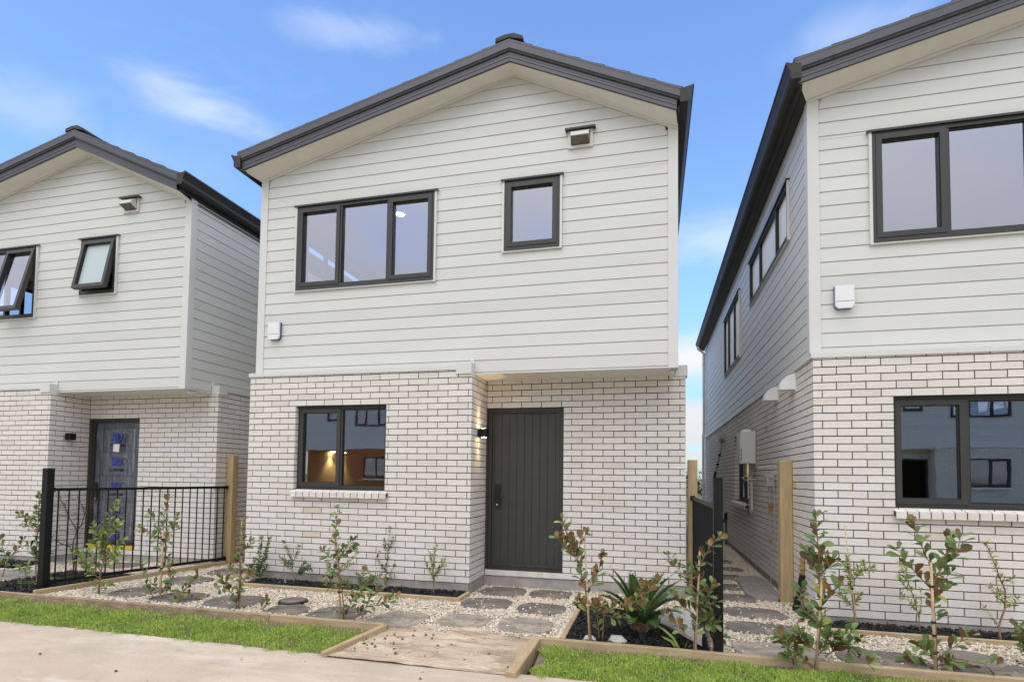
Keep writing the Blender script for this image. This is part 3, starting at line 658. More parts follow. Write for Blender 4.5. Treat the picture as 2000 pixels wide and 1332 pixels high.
# things fixed to the walls ------------------------------------------
def wall_lamp(off, label, on):
    e = empty('wall_lamp', (off[0]+W1, off[1]+0.27, 1.93)); tag(e, label, 'wall lamp', 'box lamps by the front doors')
    b = MB(); b.bevbox(0.0, 0.025, -0.035, 0.035, -0.04, 0.04, 0.003); b.build('back_plate', M['black'], e)
    b = MB(); b.bevbox(0.0255, 0.125, -0.05, 0.05, -0.052, 0.052, 0.004); hd = b.build('lamp_body', M['black'], e)
    g = MB()
    for z in (-0.0545, 0.0525): g.box(0.05, 0.10, -0.025, 0.025, z, z+0.002)
    g.build('lens', M['lampglow'] if on else M['white'], e)
    return e
wl1 = wall_lamp((0, 0), 'lit black box lamp throwing warm light up and down beside the dark plank door', True)
wl2 = wall_lamp((-6.777, 0.127), 'unlit black box lamp on the brick return left of the film-wrapped door', False)
def spot(name, loc, rot, e, c, ang, blend=0.4, size=0.02):
    l = bpy.data.lights.new(name, 'SPOT'); l.energy = e; l.color = c; l.spot_size = R(ang); l.spot_blend = blend; l.shadow_soft_size = size
    o = bpy.data.objects.new(name, l); col.objects.link(o); o.location = loc; o.rotation_euler = rot; return o
spot('lamp_beam', (W1+0.062, 0.27, 1.995), (R(180), R(0), 0), 3.4, (1, 0.66, 0.30), 50)
spot('lamp_beam', (W1+0.062, 0.27, 1.865), (0, 0, 0), 3.6, (1, 0.66, 0.30), 54)

def vent_box(off, label):
    e = empty('wall_vent', (off[0]+4.385, off[1]+CY, 5.395)); tag(e, label, 'vent', 'flue vents high on the gable walls')
    b = MB(); P = Pfront(0)
    ring(b, P, -0.145, 0.145, -0.11, 0.10, 0.03, 0.0, 0.022); b.build('vent_frame', M['trim'], e)
    b = MB(); bar(b, P, -0.18, 0.18, 0.104, 0.116, 0.0, 0.07); bar(b, P, -0.18, 0.18, 0.094, 0.104, 0.062, 0.07); b.build('vent_flashing', M['frame'], e)
    h = MB(); w = 0.105
    h.hexa([(-w, 0, -0.075), (w, 0, -0.075), (w, -0.001, -0.075), (-w, -0.001, -0.075), (-w, 0, 0.08), (w, 0, 0.08), (w, -0.03, 0.085), (-w, -0.03, 0.085)])
    pts = [(0.0, 0.085), (0.03, 0.085), (0.09, 0.05), (0.125, -0.01), (0.13, -0.02)]
    for (a, b_), (c, d) in zip(pts, pts[1:]): h.face([(-w, -a, b_), (w, -a, b_), (w, -c, d), (-w, -c, d)])
    for s in (-w, w): h.face([(s, -a, b_) for a, b_ in pts]+[(s, 0, -0.075)])
    h.build('vent_hood', M['trim'], e)
    g = MB(); g.face([(-w+.004, -0.126, -0.022), (w-.004, -0.126, -0.022), (w-.004, -0.004, -0.074), (-w+.004, -0.004, -0.074)])
    for k in range(6): t = k/5; g.box(-w+.004, w-.004, -0.126+t*0.115, -0.12+t*0.115, -0.030-t*0.047, -0.024-t*0.047)
    g.build('vent_grille', M['slate'], e); return e
vent_box((0, 0), 'pale hooded vent with a dark drip flashing high on the middle house gable')
vent_box((-6.777, 0.127), 'pale hooded vent with a dark drip flashing high on the left house gable')
def alarm_box(off, label, dx=0.0, dz=0.0):
    x = off[0]+0.29+dx; z = 3.305+dz
    e = empty('alarm_siren_box', (x, off[1]+CY, z)); tag(e, label, 'alarm box', 'white boxes at the corners of the weatherboards')
    poly = [(-0.085, 0.115), (0.085, 0.115), (0.085, -0.085), (0.06, -0.115), (-0.06, -0.115), (-0.085, -0.085)]
    b = MB(); b.prism([(p*1.02, q*1.02) for p, q in poly], lambda a, z, d: (a, d, z), -0.03, 0.0); b.build('back_box', M['blueplastic'], e)
    b = MB(); b.prism(poly, lambda a, z, d: (a, d, z), -0.062, -0.0305); b.box(-0.083, 0.083, -0.0625, -0.0622, -0.049, -0.044, 1); b.build('cover', [M['white'], M['frame']], e)
alarm_box((0, 0), 'small white alarm box at the left corner of the middle house, above the brickwork')
alarm_box((6.775, -0.189), 'small white alarm box at the left corner of the right house, above the brickwork', dx=0.02, dz=-0.06)

# downlight inside the upper room of the middle house
dl = empty('ceiling_light', (1.71, 0.85, 5.119)); tag(dl, 'lit round downlight in the ceiling behind the upper three-pane window', 'ceiling light')
b = MB(); b.tube([(0, 0, 0), (0, 0, -0.006)], 0.055, 24); b.build('lens', M['downglow'], dl)
b = MB()
for k in range(24):
    t0, t1 = 2*math.pi*k/24, 2*math.pi*(k+1)/24
    b.face([(0.056*math.cos(t0), 0.056*math.sin(t0), -0.007), (0.056*math.cos(t1), 0.056*math.sin(t1), -0.007), (0.075*math.cos(t1), 0.075*math.sin(t1), -0.002), (0.075*math.cos(t0), 0.075*math.sin(t0), -0.002)])
b.build('trim_ring', M['white'], dl)
# two small wall lights in the lower room
for k, (yy, lab) in enumerate(((1.75, 'small lit wall light seen in the left pane of the lower window'), (2.08, 'small lit wall light in the lower room, the farther of the two'))):
    e = empty('interior_wall_light', (0.135, yy, 1.76)); tag(e, lab, 'wall light', 'lights on the wall of the lower room')
    b = MB(); b.bevbox(0, 0.07, -0.06, 0.06, 0.0, 0.03, 0.004); b.build('lamp_body', M['white'], e)
    b = MB(); b.box(0.015, 0.06, -0.04, 0.04, -0.004, -0.001); b.build('lens', M['lampglow'], e)
    spot('interior_beam', (0.19, yy, 1.745), (0, R(-12), 0), 9, (1, 0.75, 0.38), 105, 0.7)

# side wall of the right house ------------------------------------------------
XW = 6.775; YW = -0.189
for yy, lab in ((0.52, 'white quarter-round vent hood on the side wall, the nearer one'), (1.42, 'white quarter-round vent hood on the side wall, the farther one')):
    e = empty('vent_hood', (XW, yy, 2.42)); tag(e, lab, 'vent hood', 'white vent hoods on the side wall')
    b = MB(); arc = [(0.0, 0.0), (0.155, 0.0)]+[(0.155*math.cos(t), 0.175*math.sin(t)) for t in [math.pi/2*k/8 for k in range(1, 9)]]
    b.prism(arc, lambda a, z, d: (-a-0.008, d, z), 0, 0.16); b.build('hood', M['white'], e)
    b = MB(); b.box(-0.0075, -0.0005, -0.02, 0.18, -0.02, 0.20); b.build('wall_plate', M['white'], e)
wh = empty('water_heater', (XW, 2.93, 1.64)); tag(wh, 'pale grey gas water heater with yellow pipework on the side wall of the right house', 'water heater')
b = MB(); b.bevbox(-0.235, -0.02, 0, 0.36, 0, 0.50, 0.008); b.build('casing', M['whitegrey'], wh)
b = MB(); b.bevbox(-0.252, -0.2355, 0.006, 0.354, 0.006, 0.494, 0.006)
for k in range(3): b.box(-0.2532, -0.2521, 0.03, 0.045, 0.05+k*0.065, 0.10+k*0.065, 1)
for k in range(3): b.box(-0.235, -0.225, -0.0015, 0.0005, 0.05+k*0.065, 0.10+k*0.065, 1)
b.build('front_cover', [M['whitegrey'], M['blackplastic']], wh)
b = MB(); b.bevbox(-0.2, -0.08, 0.10, 0.26, 0.5005, 0.54, 0.005); b.build('flue', M['white'], wh)
b = MB(); b.box(-0.02, -0.001, 0.05, 0.30, -0.06, 0.56); b.build('bracket', M['galv'], wh)
b = MB()
b.tube([(-0.15, 0.06, 0), (-0.15, 0.06, -0.12), (-0.15, 0.05, -0.2), (-0.1, 0.0, -0.24), (-0.02, -0.04, -0.25)], 0.014, 8)
b.tube([(-0.09, 0.10, 0), (-0.09, 0.10, -0.16), (-0.2, 0.12, -0.22), (-0.15, 0.04, -0.26), (-0.03, -0.02, -0.26)], 0.011, 8, m=1)
b.tube([(-0.09, 0.05, -0.01), (-0.09, 0.05, -0.09)], 0.02, 8, m=2); b.tube([(-0.05, 0.02, -0.25), (0.0, -0.1, -0.25)], 0.016, 8, m=1)
b.tube([(-0.18, 0.16, 0), (-0.18, 0.16, -0.25), (-0.1, 0.16, -0.8), (-0.03, 0.18, -0.82)], 0.007, 6, m=3); b.tube([(-0.05, 0.2, 0), (-0.05, 0.2, -0.72)], 0.02, 8, m=4)
b.build('pipework', [M['yellow'], M['galv'], M['brass'], M['blackplastic'], M['trim']], wh)
mt = empty('gas_meter_riser', (XW, 1.60, 0.0)); tag(mt, 'capped gas riser with brass valve and hanging chain on the side wall', 'gas pipe')
b = MB(); b.tube([(-0.07, 0.02, 1.46), (-0.07, 0.02, 0.62)], 0.012, 8); b.tube([(-0.10, -0.16, 1.43), (-0.07, -0.16, 1.43), (-0.055, -0.17, 1.3), (-0.055, -0.17, 0.64)], 0.010, 8)
b.tube([(-0.07, 0.10, 1.44), (-0.07, -0.10, 1.44)], 0.018, 8); b.build('pipe', M['galv'], mt)
b = MB(); b.bevbox(-0.12, -0.03, -0.04, 0.06, 1.30, 1.43, 0.01); b.tube([(-0.07, 0.02, 1.3), (-0.07, 0.02, 1.22)], [0.03, 0.015], 8); b.bevbox(-0.14, -0.02, -0.02, 0.0, 1.435, 1.46, 0.004); b.build('regulator', M['galv'], mt)
b = MB(); b.tube([(-0.07, 0.02, 1.10), (-0.07, 0.02, 0.95)], 0.022, 8); b.tube([(-0.07, 0.02, 1.05), (-0.05, -0.16, 1.05)], 0.014, 8); b.tube([(-0.07, 0.02, 0.62), (-0.07, 0.02, 0.57)], 0.02, 8); b.tube([(-0.07, 0.09, 1.14), (-0.07, 0.03, 1.15)], 0.012, 6); b.build('valve', M['brass'], mt)
b = MB()
for k in range(16): b.tube([(-0.07+0.006*(k % 2), 0.02, 0.56-k*0.03), (-0.07-0.006*(k % 2), 0.02, 0.53-k*0.03)], 0.006, 5)
b.build('chain', M['galv'], mt)
b = MB(); b.hexa([(-0.30, -0.03, 1.545), (-0.002, -0.03, 1.575), (-0.002, 0.06, 1.575), (-0.30, 0.06, 1.545), (-0.30, -0.03, 1.552), (-0.002, -0.03, 1.595), (-0.002, 0.06, 1.595), (-0.30, 0.06, 1.552)]); tag(b.build('wall_bracket', M['galv'], loc=None), 'flat galvanised bracket sticking out of the side wall behind the timber post', 'bracket').location = (XW, 1.1, 0)
jb = empty('junction_box', (XW, 6.9, 2.28)); tag(jb, 'small beige box with a cut conduit dangling from it, far down the side wall', 'junction box')
b = MB(); b.bevbox(-0.12, 0, -0.1, 0.13, 0.0, 0.14, 0.008); b.hexa([(-0.1, 0, -0.08), (-0.02, 0, -0.08), (-0.02, 0.05, -0.08), (-0.1, 0.05, -0.08), (-0.12, -0.1, -0.001), (0, -0.1, -0.001), (0, 0.13, -0.001), (-0.12, 0.13, -0.001)]); b.build('box', M['creamplastic'], jb)
b = MB(); b.tube([(-0.06, 0.03, -0.08), (-0.09, 0.1, -0.3), (-0.12, 0.2, -0.5), (-0.16, 0.3, -0.72)], 0.022, 8); b.tube([(-0.16, 0.3, -0.72), (-0.19, 0.34, -0.85)], 0.03, 8, m=1)
for z, k in ((-0.32, 0), (-0.53, 1)): b.tube([(-0.095-0.03*k, 0.11+0.1*k, z), (-0.10-0.03*k, 0.12+0.1*k, z-0.05)], 0.03, 8, m=1)
b.build('conduit', [M['galv'], M['blackplastic']], jb)
# ------------------------------------------------------------------ the ground
def hnoise(x, y, s=1.0): return (math.sin(x*3.1*s+1.3*math.sin(y*2.7*s))+math.sin(y*4.3*s+1.7*math.sin(x*1.9*s+0.6)))*0.5
def sheet(name, x0, x1, y0, y1, nx, ny, zf, m, kind='structure', xl=None):
    X, Y = np.meshgrid(np.linspace(x0, x1, nx+1), np.linspace(y0, y1, ny+1))
    if xl: L_ = np.vectorize(xl)(Y); X = L_+(X-x0)/(x1-x0)*(x1-L_)
    Z = np.vectorize(zf)(X, Y)
    V = np.stack([X.ravel(), Y.ravel(), Z.ravel()], 1); i = np.arange((nx+1)*(ny+1)).reshape(ny+1, nx+1)
    F = np.stack([i[:-1, :-1].ravel(), i[:-1, 1:].ravel(), i[1:, 1:].ravel(), i[1:, :-1].ravel()], 1)
    o = np_mesh(name, V, F, np.full(len(F), 0.5), m); tag(o, kind=kind); o.data.polygons.foreach_set('use_smooth', [True]*len(F)); return o
g = MB(); g.face([(-900, -900, -0.16), (900, -900, -0.16), (900, 900, -0.16), (-900, 900, -0.16)]); tag(g.build('ground', M['ground']), kind='structure')
ROADZ = -0.085
YR = -2.19                                    # where the lawn meets the concrete
sheet('road', -30, 34, -9.5, YR+0.03, 160, 40, lambda x, y: ROADZ+0.004*hnoise(x*.6, y*.6), M['road'])
YE = -1.585                                   # timber edge between garden and lawn
PX0, PX1 = 2.99, 4.20                         # entry path
def XTL(y): return 2.625+(y-YR)/(YE-YR)*0.2        # timber on the left of the entry
def lawn_z(x, y): t = (y-YR)/(YE-YR); return ROADZ+0.004+t*0.072+0.006*hnoise(x*2, y*2)
sheet('lawn_soil', -9, 2.80, YR-0.03, YE-0.01, 90, 12, lambda x, y: lawn_z(x, y)-0.012, M['soil'])
sheet('lawn_soil', PX1+0.12, 12, YR-0.03, YE-0.01, 90, 12, lambda x, y: lawn_z(x, y)-0.012, M['soil'])
sheet('path', PX0-0.17, PX1+0.04, YR-0.03, -1.36, 60, 60, lambda x, y: ROADZ+0.012+(y-YR)/(-1.5-YR)*0.062+0.006*hnoise(x*1.3, y*6)+0.004*hnoise(x*7, y*9), M['path'], xl=XTL)
sheet('gravel_ground', -10, 13, YE+0.02, 13, 120, 80, lambda x, y: -0.014+0.006*hnoise(x*1.7, y*1.7)+(0 if y > -1.35 or not (PX0-.2 < x < PX1+.1) else -0.09), M['gravelbed'])
# beds of bark
BEDS = [(0.25, 3.09, -0.34, 0.012), (4.50, 5.66, -1.54, -0.33), (6.75, 12.3, -0.49, -0.177), (-2.55, -1.52, -1.52, -0.30), (-6.5, -3.70, -0.28, 0.139)]
for k, (a, b_, c, d) in enumerate(BEDS):
    sheet('bark_bed', a, b_, c, d, int((b_-a)*25), 14, lambda x, y: 0.008+0.014*hnoise(x*5, y*5), M['mulch'])

# stepping stones -----------------------------------------------------
STONES = []
def stone(pts, label, th=0.030, z=0.012, m='slate', name='stepping_stone', cat='paving stone', group='dark stepping stones in the gravel', tilt=0.0):
    """pts: outline on the ground (world x, y)"""
    n = len(pts); cx = sum(p[0] for p in pts)/n; cy = sum(p[1] for p in pts)/n
    # Chaikin smoothing once for worn corners
    q = [(p[0]-cx, p[1]-cy) for p in pts]; qq = []
    for i in range(n):
        a, b_ = q[i], q[(i+1) % n]; qq += [(a[0]*.8+b_[0]*.2, a[1]*.8+b_[1]*.2), (a[0]*.2+b_[0]*.8, a[1]*.2+b_[1]*.8)]
    q2 = []
    for i in range(len(qq)):
        a, b_ = qq[i], qq[(i+1) % len(qq)]; q2 += [a, ((a[0]+b_[0])/2*(1+random.uniform(-.02, .02)), (a[1]+b_[1])/2*(1+random.uniform(-.02, .02)))]
    b = MB(); N = len(q2); h = [random.uniform(-.003, .003) for _ in range(N)]
    for i in range(N):
        a, c = q2[i], q2[(i+1) % N]; ha, hc = h[i], h[(i+1) % N]
        b.face([(a[0]*1.02, a[1]*1.02, -th), (c[0]*1.02, c[1]*1.02, -th), (c[0], c[1], z-.005+hc), (a[0], a[1], z-.005+ha)])
        b.face([(a[0], a[1], z-.005+ha), (c[0], c[1], z-.005+hc), (c[0]*.96, c[1]*.96, z), (a[0]*.96, a[1]*.96, z)])
        b.face([(a[0]*.96, a[1]*.96, z), (c[0]*.96, c[1]*.96, z), (c[0]*.5, c[1]*.5, z+.003*hnoise(a[0]*9, a[1]*9)), (a[0]*.5, a[1]*.5, z+.003*hnoise(a[0]*9, a[1]*9))])
        b.face([(a[0]*.5, a[1]*.5, z+.003*hnoise(a[0]*9, a[1]*9)), (c[0]*.5, c[1]*.5, z+.003*hnoise(c[0]*9, c[1]*9)), (0, 0, z)])
    o = b.build(name, M[m], recalc=True); o.location = (cx, cy, 0); o.rotation_euler = (0, tilt, 0); tag(o, label, cat, group)
    STONES.append((cx, cy, max(abs(p[0]-cx) for p in pts), max(abs(p[1]-cy) for p in pts), pts)); return o
def blob(cx, cy, w, d, rot=0.0, n=8):
    out = []
    for k in range(n):
        t = 2*math.pi*(k+0.5)/n; r = 1+random.uniform(-.09, .09)
        x = w/2*math.copysign(abs(math.cos(t))**0.62, math.cos(t))*r; y = d/2*math.copysign(abs(math.sin(t))**0.62, math.sin(t))*r
        out.append((cx+x*math.cos(rot)-y*math.sin(rot), cy+x*math.sin(rot)+y*math.cos(rot)))
    return out
def pxpoly(*p): return [tuple(oz(*q)[:2]) for q in p]
stone(blob(3.47, 0.30, .56, .50), 'left stepping stone nearest the doorstep')
stone(blob(4.03, 0.31, .53, .44), 'right stepping stone nearest the doorstep')
stone(blob(3.44, -0.38, .56, .50), 'left stepping stone in the middle row of the entry path, dotted with pale chips')
stone(blob(4.06, -0.43, .54, .48), 'right stepping stone in the middle row of the entry path')
stone(blob(3.45, -1.13, .54, .52), 'left stepping stone nearest the muddy entry, half covered in dried mud', m='slatemud')
stone(blob(4.04, -1.12, .54, .56), 'right stepping stone nearest the muddy entry, beside the bark bed', m='slatemud')
stone(blob(2.84, -1.25, .54, .56), 'muddy stepping stone just left of the entry path', m='slatemud')
stone(blob(2.13, -1.24, .56, .56), 'stepping stone behind the staked sapling with bushy side shoots')
stone(pxpoly((521, 1190), (545, 1182), (570, 1178), (607, 1185), (600, 1195), (575, 1200), (535, 1198)), 'stepping stone in front of the dark round lid')
stone(blob(0.80, -1.10, .62, .56), 'stepping stone behind the bare-topped staked sapling')
stone(blob(0.08, -1.12, .58, .5), 'stepping stone just right of the sapling at the left fence')
stone(blob(-0.60, -1.03, .56, .52), 'stepping stone against the timber under the left fence')
stone(blob(-0.62, -0.28, .60, .48), 'long stepping stone along the left fence, second from the lawn')
stone(blob(-0.55, 0.42, .62, .50), 'stepping stone in the gap between left and middle house, below the timber post')
stone(blob(-3.1, -0.65, 1.1, .62), 'broad pale step slab left of the left fence', m='slabc')
stone(blob(-2.5, 0.35, .75, .45), 'dark slab near the film-wrapped door, seen through the fence')
stone(blob(-3.35, 0.38, .6, .42), 'small slab by the left house wall, seen left of the fence', m='slabc')
stone(blob(6.28, 3.75, .52, .4), 'stepping stone farthest down the side passage')
stone(blob(6.30, 2.95, .52, .42), 'second farthest stepping stone in the side passage')
stone(blob(6.25, 2.2, .52, .44), 'stepping stone beside the square concrete slab in the side passage')
stone(blob(6.20, 1.45, .52, .44), 'wet dark stepping stone left of the concrete slab in the side passage')
stone(blob(6.16, .78, .56, .40), 'stepping stone between the black post and the right timber post')
stone(blob(6.24, .05, .66, .44), 'blackish stepping stone in front of the right timber post')
stone(blob(6.24, -0.58, .70, .42), 'brown stepping stone with a pale chip heap, right of the black post')
stone(blob(6.22, -1.28, .72, .40), 'pale stepping stone at the lawn edge, right of the black post', m='slatemud')
stone(blob(6.98, -1.27, .70, .42), 'stepping stone at the lawn edge between the two right saplings')
stone(blob(7.72, -1.36, .72, .36), 'stepping stone at the lawn edge in front of the round drain grate')
stone([(6.30, .74), (6.69, .70), (6.735, 2.35), (6.34, 2.25)], 'flat square concrete slab against the side wall of the right house', th=.04, z=.03, m='slabc', name='concrete_slab', cat='concrete slab', group=None)
# round lid and drain grate
e = empty('inspection_cover', (1.43, -0.96, 0.0)); tag(e, 'dark round plastic lid standing proud of the gravel', 'cover')
b = MB(); b.tube([(0, 0, -0.03), (0, 0, 0.022), (0, 0, 0.03)], [0.155, 0.155, 0.145], 28); b.build('lid', M['blackplastic'], e)
b = MB(); b.tube([(0, 0, 0.0305), (0, 0, 0.036)], [0.13, 0.125], 28); b.build('cap', M['slate'], e)
STONES.append((1.43, -.96, .16, .16, blob(1.43, -.96, .31, .31)))
dg_ = oz(1899, 1291); e = empty('drain_grate', (dg_.x, dg_.y, 0.015)); tag(e, 'round slotted drain grate in the gravel by the right bed', 'drain grate')
b = MB(); seg = 32; r0, r1 = 0.185, 0.205
for k in range(seg):
    t0, t1 = 2*math.pi*k/seg, 2*math.pi*(k+1)/seg
    pts = [(r*math.cos(t), r*math.sin(t)) for r, t in ((r0, t0), (r1, t0), (r1, t1), (r0, t1))]
    b.hexa([(*p, -0.03) for p in pts]+[(*p, 0.012) for p in pts])
b.build('rim', M['slabc'], e)
b = MB()
for k in range(-8, 9):
    yk = k*0.0215; hw = math.sqrt(max(r0**2-yk**2, 0)); b.box(-hw, hw, yk-0.006, yk+0.006, -0.015, 0.008)
b.box(-0.008, 0.008, -r0, r0, -0.02, 0.002); b.build('bars', M['slabc'], e)
b = MB(); b.tube([(0, 0, -0.03), (0, 0, -0.028)], r0, 24); b.build('sump', M['blackplastic'], e)
STONES.append((dg_.x, dg_.y, .2, .2, blob(dg_.x, dg_.y, .4, .4)))

# pebbles -----------------------------------------------------------------
def in_poly(px, py, poly):
    r = np.zeros(len(px), bool); n = len(poly)
    for i in range(n):
        x0, y0 = poly[i]; x1, y1 = poly[(i+1) % n]
        if y0 == y1: continue
        c = ((y0 > py) != (y1 > py)) & (px < (x1-x0)*(py-y0)/(y1-y0)+x0); r ^= c
    return r
def pebbles(n, x0, x1, y0, y1, smin, smax, name, label, keep=0.0):
    P = np.stack([RNG.uniform(x0, x1, n), RNG.uniform(y0, y1, n)], 1)
    ok = np.ones(n, bool); x, y = P[:, 0], P[:, 1]
    for (a, b_, c, d) in BEDS: ok &= ~((x > a-0.04) & (x < b_+0.04) & (y > c-0.05) & (y < d+.02))
    for ox_, oy_ in ((0, 0), (-6.777, .127), (6.775, -.189)):
        ok &= ~((x > ox_-.005) & (x < ox_+W1) & (y > oy_-.005)); ok &= ~((x > ox_-.005) & (x < ox_+W2+.005) & (y > oy_+DEP))
    onst = np.zeros(n, bool)
    for s in STONES:
        near = (abs(x-s[0]) < s[2]+.05) & (abs(y-s[1]) < s[3]+.05)
        idx = np.where(near & ok)[0]
        if len(idx):
            ins = in_poly(x[idx], y[idx], s[4]); onst[idx[ins]] = True
    ok &= ~onst | (RNG.random(n) < keep)
    ok &= ~((x > PX0-.2) & (x < PX1+.04) & (y < -1.43+0.06*np.sin(x*9)))
    P = P[ok]; on = onst[ok]; k = len(P)
    base = np.array([[1, 0, 0], [0, 1, 0], [-1, 0, 0], [0, -1, 0], [0.5, 0.5, .8], [-.55, .5, .75], [-.5, -.5, .8], [.5, -.55, .7]], float)
    faces = np.array([[0, 1, 5, 4], [1, 2, 6, 5], [2, 3, 7, 6], [3, 0, 4, 7], [4, 5, 6, 7]])
    S = RNG.uniform(smin, smax, (k, 1, 1))*RNG.uniform(.6, 1.25, (k, 1, 3))*np.array([1, .8, .62]); V = base[None]*S*RNG.uniform(.8, 1.2, (k, 8, 3))
    t = RNG.uniform(0, 6.283, k); a, b_ = RNG.normal(0, .35, k), RNG.normal(0, .35, k)
    V[:, :, 2] += V[:, :, 0]*a[:, None]+V[:, :, 1]*b_[:, None]
    c, s_ = np.cos(t)[:, None], np.sin(t)[:, None]; X = V[:, :, 0]*c-V[:, :, 1]*s_; Y = V[:, :, 0]*s_+V[:, :, 1]*c
    Z = V[:, :, 2]+np.where(on, 0.012, -0.008+RNG.uniform(-.004, .010, k))[:, None]
    Vv = np.stack([X+P[:, :1], Y+P[:, 1:], Z], 2).reshape(-1, 3); F = (faces[None]+np.arange(k)[:, None, None]*8).reshape(-1, 4)
    rn = np.repeat(RNG.beta(1.7, 1.5, k), 5)
    o = np_mesh(name, Vv, F, rn, M['pebble']); tag(o, kind='stuff', label=label, cat='gravel'); return o
pebbles(56000, -2.2, 4.5, -1.56, 1.1, .009, .017, 'gravel', 'cream pebble gravel in front of the middle house and along the left fence', keep=.014)
pebbles(14000, -6.4, -1.3, -1.56, 1.0, .010, .018, 'gravel', 'cream pebble gravel in front of the left house', keep=.014)
pebbles(34000, 4.4, 9.2, -1.56, 1.3, .009, .017, 'gravel', 'pale pebble gravel around the black post and before the right house', keep=.014)
pebbles(11000, 5.6, 6.75, 1.3, 6.0, .011, .022, 'gravel', 'tan pebble gravel down the side passage', keep=.014)

# bark chips ----------------------------------------------------------------
def chips(n, rect, name, label):
    a, b_, c, d = rect; P = np.stack([RNG.uniform(a, b_, n), RNG.uniform(c, d, n)], 1)
    L = RNG.uniform(.012, .038, (n, 1)); Wd = RNG.uniform(.003, .009, (n, 1)); t = RNG.uniform(0, 6.283, n); el = RNG.normal(0, .45, n)
    dx = np.stack([np.cos(t)*np.cos(el), np.sin(t)*np.cos(el), np.sin(el)], 1); sx = np.stack([-np.sin(t), np.cos(t), RNG.normal(0, .5, n)], 1)
    C = np.concatenate([P, RNG.uniform(.01, .04, (n, 1))], 1)
    V = np.stack([C-dx*L-sx*Wd*.4, C+dx*L*.2-sx*Wd, C+dx*L, C-dx*L*.1+sx*Wd, C+np.array([0, 0, .004])], 1).reshape(-1, 3)
    F = (np.array([[0, 1, 4], [1, 2, 4], [2, 3, 4], [3, 0, 4]])[None]+np.arange(n)[:, None, None]*5).reshape(-1, 3)
    return tag(np_mesh(name, V, F, np.repeat(RNG.beta(1.2, 3, n), 4), M['mulch']), label, 'bark mulch', kind='stuff')
for rect, n, lab in zip(BEDS, (7500, 9000, 7000, 6500, 3500), ('black bark mulch in the bed under the middle house window', 'black bark mulch around the cycad beside the entry path', 'black bark mulch in the bed under the right house window', 'black bark mulch behind the left fence', 'black bark mulch along the left house front')):
    chips(n, rect, 'bark_chips', lab)

# grass ----------------------------------------------------------------------
def grass(n, x0, x1, label, ragged):
    P = np.stack([RNG.uniform(x0, x1, n), RNG.uniform(YR-0.05, YE-0.012, n)], 1)
    pn = np.array([hnoise(a*3.3, b*3.3)+.6*hnoise(a*9, b*8) for a, b in P]); edge = (P[:, 1]-YR)
    ok = (edge > 0.015+0.09*np.abs(np.sin(P[:, 0]*5+np.sin(P[:, 0]*17)))-.11*RNG.random(n)**2) & (RNG.random(n) < np.clip((YE-P[:, 1]-.05*np.abs(np.sin(P[:, 0]*4.3)))/(0.20 if x0 < 0 else 0.13), .04, 1)) & (pn+RNG.normal(0, .45, n) > -1.25)
    ok &= (x0 > 0) | (P[:, 0] < XTL(P[:, 1])-.04-.07*np.abs(np.sin(P[:, 1]*9+1)))
    ok &= (P[:, 0]-ragged[0] > 0.10*np.abs(np.sin(P[:, 1]*9))) & (ragged[1]-P[:, 0] > 0.10*np.abs(np.sin(P[:, 1]*8)))
    P = P[ok]; pn = pn[ok]; k = len(P)
    Z = np.array([lawn_z(a, b) for a, b in P])-.008
    h = RNG.uniform(.010, .027, k)*(1+.25*pn); w = RNG.uniform(.0012, .0026, k); t = RNG.uniform(0, 6.283, k); ln = RNG.uniform(.2, 1.3, k)*h; t2 = RNG.uniform(0, 6.283, k)
    sx = np.stack([np.cos(t), np.sin(t), np.zeros(k)], 1)*w[:, None]; up = np.stack([np.cos(t2)*ln, np.sin(t2)*ln, h], 1); B = np.concatenate([P, Z[:, None]], 1)
    mid = B+up*np.array([.35, .35, .6])
    V = np.stack([B-sx, B+sx, mid+sx*.85, mid-sx*.85, B+up], 1).reshape(-1, 3)
    F = (np.array([[0, 1, 2], [0, 2, 3], [3, 2, 4]])[None]+np.arange(k)[:, None, None]*5).reshape(-1, 3)
    rn = np.clip(RNG.beta(2.2, 2.4, k)+.13*pn, 0, 1); rn[RNG.random(k) < .03] = 1
    return tag(np_mesh('grass', V, F, np.repeat(rn, 3), M['grass']), label, 'grass', kind='stuff')
grass(125000, -4.2, PX0-.14, 'short bright lawn strip left of the entry path', (-9, PX0-.15))
grass(125000, PX1+.06, 9.2, 'short lawn strip right of the entry path', (PX1+.1, 15))

# timber edging ---------------------------------------------------------------
def beam(p, q, w, h, z0, label, m='edging', name='garden_edging', cat='garden edging', group=None, bev=.005, drop=0.0):
    p, q = Vector((*p, 0)), Vector((*q, 0)); L = (q-p).length; a = math.atan2(q.y-p.y, q.x-p.x)
    b = MB(); n = max(1, int(L/0.25)); 
    for s0, s1 in ((0, L),): b.bevbox(0, L, -w/2, w/2, 0, h, bev)
    o = b.build(name, M[m]); o.location = (p.x, p.y, z0); o.rotation_euler = (0, math.atan2(drop, L), a); return tag(o, label, cat, group)
beam((-9, YE+.005), (1.62, YE+.005), .05, .15, -.115, 'soil-caked timber edging between the left lawn strip and the gravel', 'muddytimber')
beam((1.625, YE+.005), (2.835, YE+.005), .05, .15, -.112, 'clean pale timber edging at the right end of the left lawn strip')
beam((2.835, YE+.03), (2.62, YR-.03), .055, .15, -.118, 'short timber edging beside the muddy entry, left side', drop=.075)
beam((4.25, YE), (4.20, YR-.06), .085, .135, -.105, 'short timber edging beside the muddy entry, right side', drop=.07)
beam((4.215, YE+.005), (12, YE+.005), .05, .15, -.115, 'long timber edging behind the right lawn strip')
beam((4.475, -1.55), (4.475, -.10), .045, .11, -.065, 'timber edging between the stepping stones and the cycad bed')
